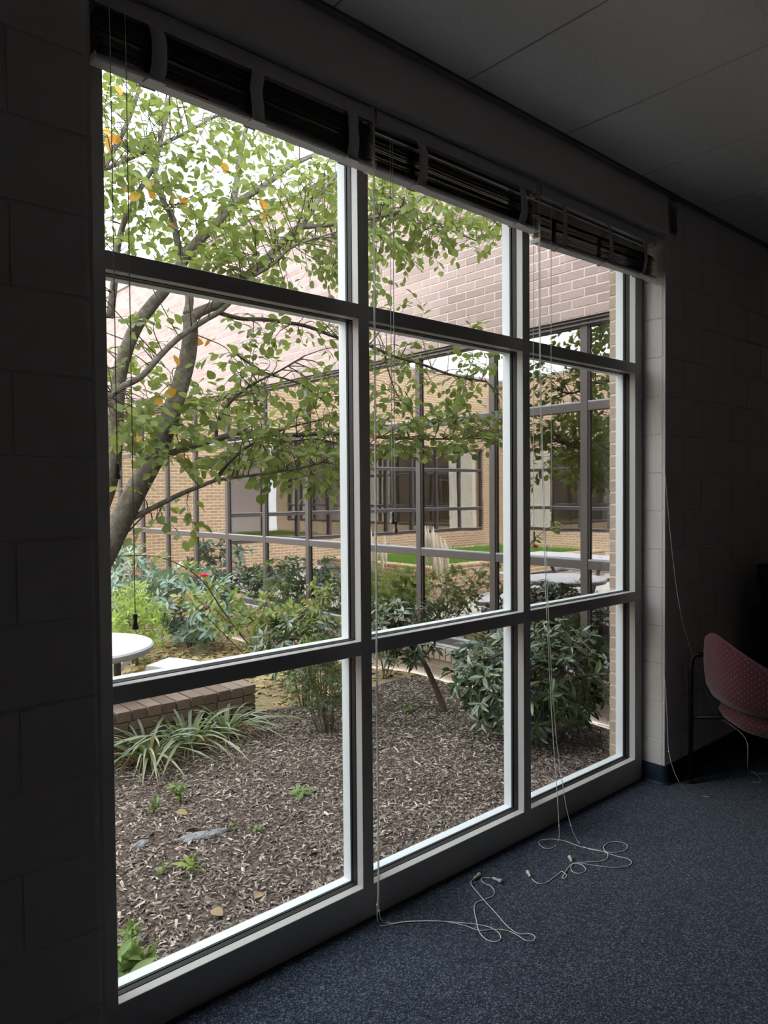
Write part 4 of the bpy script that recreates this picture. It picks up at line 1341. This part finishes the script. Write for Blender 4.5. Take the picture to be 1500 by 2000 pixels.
# big laurel beside the pier: right hand pane
shrub('laurel_bush', 'large dark glossy-leaved bush filling the lower right pane', 'bush', (3.82, 2.92), (3.84, 2.90, 0.76), 0.56, 0.54, 2300, LANCE, M['laurel'], 0.088, 300, stems=12, lowz=0.05, droop=-0.25, whorl=6, hollow=0.5)
# small laurel tree with a bare trunk, middle pane
T = shrub('laurel_sapling', 'small leaning bush with a bare grey trunk behind the middle lower pane', 'bush', (3.92, 3.77), (3.66, 3.95, 0.80), 0.36, 0.34, 520, LANCE, M['laurel'], 0.085, 220, stems=1, lowz=0.42, droop=-0.3, whorl=6, stem_r=0.026, hollow=0.3)
# nandina behind the first mullion
shrub('feathery_bush', 'fine-leaved dark bush rising behind the left mullion above the mulch', 'bush', (2.90, 3.86), (2.92, 3.95, 0.62), 0.34, 0.30, 2100, FINE, M['nandina'], 0.042, 260, stems=14, lowz=0.10, droop=-0.1, whorl=7, stem_r=0.005, hollow=0.2)
shrub('glossy_bush', 'glossy broad-leaved bush topping the transom at the right of the left pane', 'bush', (3.20, 4.55), (3.20, 4.55, 0.70), 0.40, 0.32, 520, LANCE, M['laurel'], 0.085, 200, stems=7, lowz=0.35, droop=-0.1, whorl=6, hollow=0.45)
shrub('lime_sprout', 'small yellow-green shoot in front of the glossy bush', 'plant', (2.98, 4.10), (2.98, 4.10, 0.73), 0.10, 0.08, 60, FINE, M['lime_leaf'], 0.045, 60, stems=3, lowz=0.6, whorl=6, stem_r=0.003, hollow=0.0)
# far bed along the wing
shrub('blue_green_bush', 'blue-green broad-leaved bush against the wing behind the rose', 'bush', (3.80, 7.6), (3.80, 7.7, 0.80), 0.48, 0.95, 1500, LANCE, M['blue_leaf'], 0.11, 220, stems=9, lowz=0.05, whorl=6, hollow=0.55)
shrub('blue_green_bush', 'blue-green bush farthest along the wing at the left jamb', 'bush', (3.8, 9.6), (3.8, 9.6, 0.95), 0.48, 0.8, 800, LANCE, M['blue_leaf'], 0.12, 120, stems=7, lowz=0.05, whorl=6, hollow=0.55)
shrub('lime_bush', 'feathery yellow-green bush beyond the white table at the left jamb', 'bush', (3.05, 7.3), (3.0, 7.3, 0.70), 0.36, 0.5, 1600, FINE, M['lime_leaf'], 0.07, 200, stems=9, lowz=0.03, whorl=7, stem_r=0.005, hollow=0.4)
shrub('feathery_bush', 'feathery dark bush standing close to the wing glass beyond the rose', 'bush', (4.12, 6.35), (4.12, 6.35, 0.95), 0.26, 0.42, 1100, FINE, M['nandina'], 0.06, 150, stems=8, lowz=0.1, whorl=7, stem_r=0.005, hollow=0.3)
shrub('feathery_bush', 'feathery bush close to the wing glass behind the leaning sapling', 'bush', (4.2, 4.75), (4.2, 4.75, 0.72), 0.2, 0.34, 800, FINE, M['nandina'], 0.05, 120, stems=7, lowz=0.1, whorl=7, stem_r=0.004, hollow=0.3)

# ---- rose bush --------------------------------------------------------------
def rose():
    b = np.array([3.55, 5.75, float(gz(3.55, 5.75))])
    T = empty('rose_bush', tuple(b), 'straggly rose bush with a pink bloom and one long arching cane', 'rose')
    canes = []
    def rp(px, py, Y): return Vector(at(px, py, Y))
    # long arching cane
    p = [rp(522, 1300, 5.2), rp(470, 1240, 5.1), rp(430, 1185, 5.05), rp(400, 1140, 5.0), rp(360, 1108, 5.0), rp(310, 1088, 5.0), rp(250, 1085, 5.0), rp(215, 1092, 5.0)]
    canes.append((p, 0.007))
    for i in range(16):
        px0 = random.uniform(480, 625); 
        st = rp(px0, 1290+random.uniform(-8, 12), 5.5)
        e = rp(min(630, px0+random.uniform(-160, 90)), random.uniform(1135, 1230), 5.5+random.uniform(-.5, .5))
        mid = st.lerp(e, .5) + Vector((random.gauss(0, .06), random.gauss(0, .06), .12))
        canes.append(([st, mid, e], 0.005))
    canes.append(([rp(600, 1290, 5.4), rp(612, 1210, 5.4), rp(620, 1140, 5.4)], 0.004))
    mats = []; sm = MB()
    for pts, r in canes:
        path = [Vector(q) for q in smooth_path(pts, 6)]
        MB().tube(path, [r*(1-.6*i/(len(path)-1)) for i in range(len(path))], 5).build('cane', M['stem'], T, True)
        for q in range(12):
            i = random.randrange(int(len(path)*.35), len(path)-1); p0 = path[i]
            d = rv(1); d.z = d.z*.5+.1; d.normalize(); e = p0+d*random.uniform(.06, .16)
            sm.tube([p0, e], 0.0016, 3, cap=False)
            sd = d.orthogonal().normalized()
            for k in range(5):
                t = (.45, .45, .75, .75, 1)[k]; s_ = (1, -1, 1, -1, 0)[k]
                mats.append(leaf_mat(p0.lerp(e, t), d*.6+sd*s_+rv(.2), Vector((0, 0, 1))+rv(.4), random.uniform(.045, .075)))
    o = sm.build('twigs', M['stem'], T); tag(o, kind='stuff')
    add_leaves(T, mats, ROSE, M['rose_leaf'], 220)
    def bloom(p, r, mat):
        m = MB()
        for ring_, (nn, rad, tilt_) in enumerate([(6, 1.0, .35), (5, .75, .75), (4, .45, 1.1)]):
            for k in range(nn):
                a = 2*math.pi*k/nn + ring_*.5
                c, s_ = math.cos(a), math.sin(a)
                o_ = Vector((c, s_, 0)); t = Vector((-s_, c, 0)); u = (o_*math.cos(tilt_)+Vector((0, 0, 1))*math.sin(tilt_))
                q0 = Vector(p)+o_*r*.1
                m.add([q0-t*r*.25, q0+t*r*.25, q0+u*r*rad*.7+t*r*.5, q0+u*r*rad*1.1, q0+u*r*rad*.7-t*r*.5], [(0, 1, 2, 3, 4)])
        m.build('bloom', mat, T)
    bloom(at(399, 1127, 4.9), .045, M['red']); bloom(at(290, 1277, 5.9), .025, M['redder'])
rose()

# ---- strap-leaved clumps ---------------------------------------------------
def strap_mesh(L, lean, W, seed):
    r = random.Random(seed)
    K = 9; v = []
    rise = L*(0.9-0.35*lean)
    for k in range(K+1):
        t = k/K
        out = L*lean*(t**1.5)*0.95
        z = rise*(t - (0.20+0.66*lean)*t**2.4)
        w = W*(0.75+0.5*t)*(1-t**3)*0.5 + 0.0006
        tw = 0.5*t*r.uniform(-1, 1)
        v += [(out, -w*math.cos(tw), z + w*0.35 - w*math.sin(tw)), (out, 0, z), (out, w*math.cos(tw), z + w*0.35 + w*math.sin(tw))]
    f = []
    for k in range(K):
        a = 3*k
        f += [(a, a+3, a+4, a+1), (a+1, a+4, a+5, a+2)]
    return MB().add(v, f).mesh('leaf', M['strap'], True)
straps = [strap_mesh(random.uniform(.55, .78), random.uniform(.35, 1.05), random.uniform(.018, .030), i) for i in range(14)]
clumps = [((1.84, 4.26), 40, 1.0, 'grey-green strap-leaved clump nearest the left jamb in front of the low wall'),
          ((2.12, 4.30), 46, 1.0, 'grey-green strap-leaved clump in the middle of the three before the low wall'),
          ((2.40, 4.33), 40, 0.92, 'grey-green strap-leaved clump near the end of the low wall')]
for (cx, cy), n_, sc, lab in clumps:
    T = empty('strap_leaf_clump', (cx, cy, float(gz(cx, cy))), lab, 'plant', 'strap-leaved clumps by the low wall')
    for i in range(n_):
        a = random.uniform(0, 2*math.pi); rr_ = random.uniform(0, .07)
        x, y = cx+rr_*math.cos(a), cy+rr_*math.sin(a)
        M_ = Matrix.Translation((x, y, float(gz(x, y))-.01)) @ Matrix.Rotation(a+random.gauss(0, .4), 4, 'Z') @ Matrix.Scale(sc*random.uniform(.75, 1.1), 4)
        link('leaf', straps[i % len(straps)], T, M_)
    # dead straw round the foot
    m = MB()
    for i in range(40):
        a = random.uniform(0, 2*math.pi); ln = random.uniform(.1, .28)
        p = Vector((cx, cy, float(gz(cx, cy))+.015)); d = Vector((math.cos(a), math.sin(a), 0))
        m.tube([p+d*.05, p+d*(.05+ln*.5)+Vector((0, 0, random.uniform(.02, .08))), p+d*(.05+ln)+Vector((0, 0, -.005))], [.002, .0028, .0008], 3)
    o = m.build('straw', M['dry'], T); tag(o, kind='stuff')

# ---- weeds in the mulch ----------------------------------------------------
def weed(px, py, n, size, spread, h, tmpl, mat, label, upright=0.5):
    p = atz(px, py, -0.035)
    T = empty('weed', (p[0], p[1], float(gz(p[0], p[1]))), label, 'weed', 'weeds in the mulch bed')
    b = Vector((p[0], p[1], float(gz(p[0], p[1]))))
    m = MB(); mats = []
    for i in range(max(2, n//5)):
        a = random.uniform(0, 6.28); e = b+Vector((math.cos(a)*random.uniform(0, spread), math.sin(a)*random.uniform(0, spread), random.uniform(.4, 1)*h))
        m.tube([b-Vector((0, 0, .01)), b.lerp(e, .5)+rv(.008), e], [.002, .0016, .001], 4)
        for k in range(5):
            q = b.lerp(e, random.uniform(.4, 1)); d = rv(1); d.z = abs(d.z)*upright
            mats.append(leaf_mat(q, d, Vector((0, 0, 1))+rv(.3), size*random.uniform(.7, 1.2)))
    m.build('stem', M['weed'], T)
    add_leaves(T, mats, tmpl, mat, 60)
weed(355, 1565, 40, .035, .07, .14, ROSE, M['weed'], 'bushy light green weed tallest in the left half of the mulch')
weed(298, 1590, 30, .03, .06, .08, ROSE, M['weed'], 'low pale green weed left of the bushy weed')
weed(378, 1700, 10, .075, .02, .05, LANCE, M['lime_leaf'], 'bright green seedling with upright leaf in front of the grey stone', 1.2)
weed(322, 1706, 6, .045, .015, .03, LANCE, M['weed'], 'tiny seedling left of the bright green seedling', 1.0)
weed(590, 1545, 14, .085, .03, .05, LANCE, M['weed'], 'grey-green broad leaved weed at the right of the left pane')
weed(455, 1622, 14, .028, .04, .05, ROSE, M['weed'], 'tiny weed behind the right end of the grey stone')
weed(500, 1618, 14, .028, .04, .05, ROSE, M['weed'], 'tiny weed right of the grey stone')
weed(258, 1905, 46, .085, .09, .10, LANCE, M['weed'], 'leafy weed at the bottom left corner of the left pane', .9)
weed(245, 1840, 30, .05, .07, .09, LANCE, M['weed'], 'leafy weed against the left jamb above the corner weed', .9)
weed(800, 1385, 16, .04, .04, .05, ROSE, M['weed'], 'low weed at the foot of the leaning sapling')
weed(575, 1310, 24, .04, .08, .06, ROSE, M['rose_leaf'], 'ragged weed at the end of the low brick wall')
for px, py, lab in [(497, 1762, 'pale dry leaf lying in the mulch near the sill'), (343, 1588, 'rusty dry leaf beside the bushy weed'), (388, 1624, 'orange dry leaf on the grey stone'), (805, 1442, 'dark curled leaf on the mulch in the middle pane'), (435, 1792, 'curled dry leaf on the mulch below the bright seedling')]:
    p = atz(px, py, -0.03); p = Vector((p[0], p[1], float(gz(p[0], p[1]))+.016))
    o = link('fallen_leaf', np_mesh('fallen_leaf', OVAL[0]*np.array([1, 1, 1.6]), OVAL[1], M['fallen'], True), None, leaf_mat(p, Vector((random.gauss(0, 1), random.gauss(0, 1), .05)), Vector((random.gauss(0, .25), random.gauss(0, .25), 1)), random.uniform(.05, .075)))
    tag(o, lab, 'leaf', 'fallen leaves on the mulch')
for pts_, lab in [([(228, 1655), (262, 1648), (300, 1645)], 'thin pale stick lying at the left jamb by the small slab'),
                  ([(430, 1612), (440, 1600), (447, 1590)], 'short brown stick standing out of the mulch behind the grey stone'),
                  ([(520, 1740), (545, 1752), (575, 1757)], 'brown stick lying in the mulch near the sill of the left pane'),
                  ([(835, 1560), (870, 1545), (915, 1548)], 'pale curved stick lying in the mulch of the middle pane')]:
    q = []
    for x, y in pts_:
        p = atz(x, y, -0.03); q.append((p[0], p[1], float(gz(p[0], p[1]))+0.018))
    MB().tube(smooth_path(q, 4), 0.003, 5).build('stick', M['stem'], None, True, lab, 'stick', 'sticks in the mulch bed')
# flat grey stone in the mulch
def stone(px, py, rx, ry, h, rz, label):
    p = atz(px, py, -0.03); z = float(gz(p[0], p[1]))
    r = random.Random(int(px)); v = []; f = []; K = 18
    prof = [(1.0, -.4), (1.04, 0.1), (.9, .6), (.6, .9), (.25, 1.0)]
    for s_, zz_ in prof:
        for k in range(K):
            a = 2*math.pi*k/K
            q = s_*(1+.16*math.sin(3*a+1)+.10*math.sin(5*a)+r.uniform(-.06, .06))
            v.append((q*rx*math.cos(a), q*ry*math.sin(a), h*(zz_+r.uniform(-.14, .14))))
    for i in range(len(prof)-1):
        for k in range(K): f.append((i*K+k, i*K+(k+1) % K, (i+1)*K+(k+1) % K, (i+1)*K+k))
    f += [tuple(reversed(range(K))), tuple((len(prof)-1)*K+k for k in range(K))]
    o = link('flat_stone', MB().add(v, f).mesh('flat_stone', M['stone']), None, Matrix.Translation((p[0], p[1], z+.004)) @ Matrix.Rotation(rz, 4, 'Z'))
    tag(o, label, 'stone')
stone(395, 1634, .115, .035, .014, -.25, 'flat weathered grey stone lying in the mulch of the left pane')
stone(278, 1650, .06, .025, .012, .5, 'small dark grey stone slab at the left jamb in the mulch')

# ---- white round table with seats -----------------------------------------
def round_table():
    cx, cy = 1.72, 5.12; z0 = float(gz(cx, cy)); zt = 0.535
    T = empty('garden_table', (cx, cy, z0), 'white round garden table at the left jamb beyond the low wall', 'table')
    R = .50
    MB().lathe([(R-.05, zt-.055), (R-.01, zt-.05), (R, zt-.035), (R, zt-.012), (R-.012, zt), (R-.1, zt), (.02, zt)], Matrix.Translation((cx, cy, 0)), 48).build('table_top', M['tabletop'], T, False)
    MB().tube([(cx, cy, z0-.1), (cx, cy, zt-.05)], .06, 12).build('pedestal', M['post'], T, True)
    MB().tube([(cx, cy, z0+.15), (1.95, 5.16, z0+.14)], .025, 8).build('arm', M['post'], T, True)
    p = at(229, 1300, 5.2)
    MB().tube([(p[0], 5.2, z0-.05), (p[0], 5.2, zt-.05)], .026, 12).build('leg', M['post'], T, True)
    # curved benches round the table
    def bench(a0, a1, label):
        zb = .235; r0, r1 = .74, 1.04
        mx, my = cx+.89*math.cos((a0+a1)/2), cy+.89*math.sin((a0+a1)/2)
        S_ = empty('curved_bench', (mx, my, float(gz(mx, my))), label, 'bench', 'white benches round the garden table')
        K = 14; out = []
        for k in range(K+1):
            a = a0+(a1-a0)*k/K; out.append((cx+r1*math.cos(a), cy+r1*math.sin(a)))
        for k in range(K, -1, -1):
            a = a0+(a1-a0)*k/K; out.append((cx+r0*math.cos(a), cy+r0*math.sin(a)))
        n = len(out); v = []
        for z in (zb-.05, zb-.008): v += [(x, y, z) for x, y in out]
        mxc = sum(x for x, y in out)/n; myc = sum(y for x, y in out)/n
        v += [(x+(mxc-x)*.03, y+(myc-y)*.03, zb) for x, y in out]
        f = []
        for l in range(2):
            for k in range(n): f.append((l*n+k, l*n+(k+1) % n, (l+1)*n+(k+1) % n, (l+1)*n+k))
        for l, rev in ((0, True), (2, False)):
            for k in range(K):
                q = (l*n+k, l*n+k+1, l*n+n-2-k, l*n+n-1-k)
                f.append(tuple(reversed(q)) if rev else q)
        MB().add(v, f).build('seat', M['tabletop'], S_)
        for fr in (.22, .78):
            a = a0+(a1-a0)*fr; x, y = cx+.89*math.cos(a), cy+.89*math.sin(a)
            MB().tube([(x, y, float(gz(x, y))-.05), (x, y, zb-.045)], .026, 10).build('leg', M['post'], S_, True)
    bench(math.radians(48), math.radians(92), 'white curved bench behind the round garden table')
    bench(math.radians(-12), math.radians(30), 'white curved bench to the right of the round garden table')
round_table()

# ---- courtyard furniture seen in the mirror glass ---------------------------
def picnic():
    cx, cy, z0 = -0.9, 6.75, -.195
    T = empty('picnic_table', (cx, cy, z0), 'long pale picnic table mirrored in the right wing panes', 'table')
    for k in range(5):
        x = cx-.35+k*.145
        MB().box((x, cy-.9, z0+.70), (x+.138, cy+.9, z0+.74), .004).build('plank', M['tabletop'], T)
    for s_ in (-1, 1):
        for k in range(2):
            x = cx+s_*.72-.14+k*.145
            MB().box((x, cy-.9, z0+.42), (x+.138, cy+.9, z0+.455), .004).build('plank', M['tabletop'], T)
        for yy in (-.65, .65):
            MB().tube([(cx+s_*.62, cy+yy, z0), (cx+s_*.22, cy+yy, z0+.7)], .03, 8).build('leg', M['post'], T, True)
    for yy in (-.65, .65):
        MB().tube([(cx-.8, cy+yy, z0+.40), (cx+.8, cy+yy, z0+.40)], .025, 8).build('seat_beam', M['post'], T, True)
picnic()
def planter():
    x0, x1, y0, y1, z0, z1 = -4.5, .7, 8.4, 11.2, -.195, .30
    T = empty('raised_planter', ((x0+x1)/2, (y0+y1)/2, z0), 'raised brick planter with grass mirrored in the middle wing panes', 'planter')
    for a in [((x0, y0), (x1, y0+.2)), ((x0, y1-.2), (x1, y1)), ((x0, y0+.2), (x0+.2, y1-.2)), ((x1-.2, y0+.2), (x1, y1-.2))]:
        MB().box((*a[0], z0), (*a[1], z1)).build('planter_wall', M['far_brick'], T)
        MB().box((a[0][0]-.01, a[0][1]-.01, z1), (a[1][0]+.01, a[1][1]+.01, z1+.05), .004).build('planter_cap', M['far_brick'], T)
    MB().box((x0+.2, y0+.2, z0), (x1-.2, y1-.2, z1-.02)).build('soil', M['litter'], T)
    n = 9000
    X = rng.uniform(x0+.2, x1-.2, n); Y = rng.uniform(y0+.2, y1-.2, n); a = rng.uniform(0, 6.28, n); h = rng.uniform(.06, .16, n); l = rng.normal(0, .05, (n, 2))
    V = np.zeros((n, 3, 3)); w = .006
    V[:, 0] = np.stack([X-w*np.cos(a), Y-w*np.sin(a), np.full(n, z1-.03)], -1)
    V[:, 1] = np.stack([X+w*np.cos(a), Y+w*np.sin(a), np.full(n, z1-.03)], -1)
    V[:, 2] = np.stack([X+l[:, 0], Y+l[:, 1], z1+h], -1)
    o = link('grass', np_mesh('grass', V.reshape(-1, 3), np.arange(n*3).reshape(-1, 3), M['grass']), T); tag(o, kind='stuff')
planter()
def plumes(cx, cy, lab):
    z0 = -.195
    T = empty('plume_grass', (cx, cy, z0), lab, 'grass', 'cream plume grasses on the patio')
    for i in range(14):
        a = random.uniform(0, 6.28); r = random.uniform(0, .25); x, y = cx+r*math.cos(a), cy+r*math.sin(a); h = random.uniform(.8, 1.25)
        MB().tube([(x, y, z0), (x, y, z0+h*.5), (x+.02, y, z0+h*.6), (x+.03, y, z0+h*.8), (x+.04, y, z0+h)], [.004, .004, .03, .035, .005], 6).build('plume', M['pampas'], T, True)
plumes(.9, 8.0, 'cream plume grass clump mirrored beside the second wing mullion'); plumes(1.0, 9.4, 'cream plume grass clump farther along the patio in the mirror glass')
shrub('planter_bush', 'pale green bush before the raised planter in the mirror glass', 'bush', (1.5, 8.1), (1.5, 8.1, .45), .4, .4, 500, LANCE, M['lime_leaf'], .1, 40, stems=6, lowz=.05)
# fallen leaves over the litter beds
def litter():
    n = 2600
    X = rng.uniform(1.7, 4.4, n); Y = rng.uniform(4.75, 8.2, n)
    V0, F0 = OVAL
    mats = []
    for i in range(n):
        z = float(gz(X[i], Y[i])) + .012
        mats.append(leaf_mat((X[i], Y[i], z), rv(1)*Vector((1, 1, .15)), Vector((0, 0, 1))+rv(.3), random.uniform(.04, .08)))
    A = np.array([[list(r) for r in m_] for m_ in mats])
    P = np.einsum('nij,kj->nki', A[:, :3, :3], V0) + A[:, None, :3, 3]
    F = (F0[None] + (np.arange(n)*len(V0))[:, None, None]).reshape(-1, 3)
    o = link('leaf_litter', np_mesh('leaf_litter', P.reshape(-1, 3), F, M['dry'], True)); tag(o, 'dry fallen leaves strewn round the table and rose', 'leaves', kind='stuff')
litter()
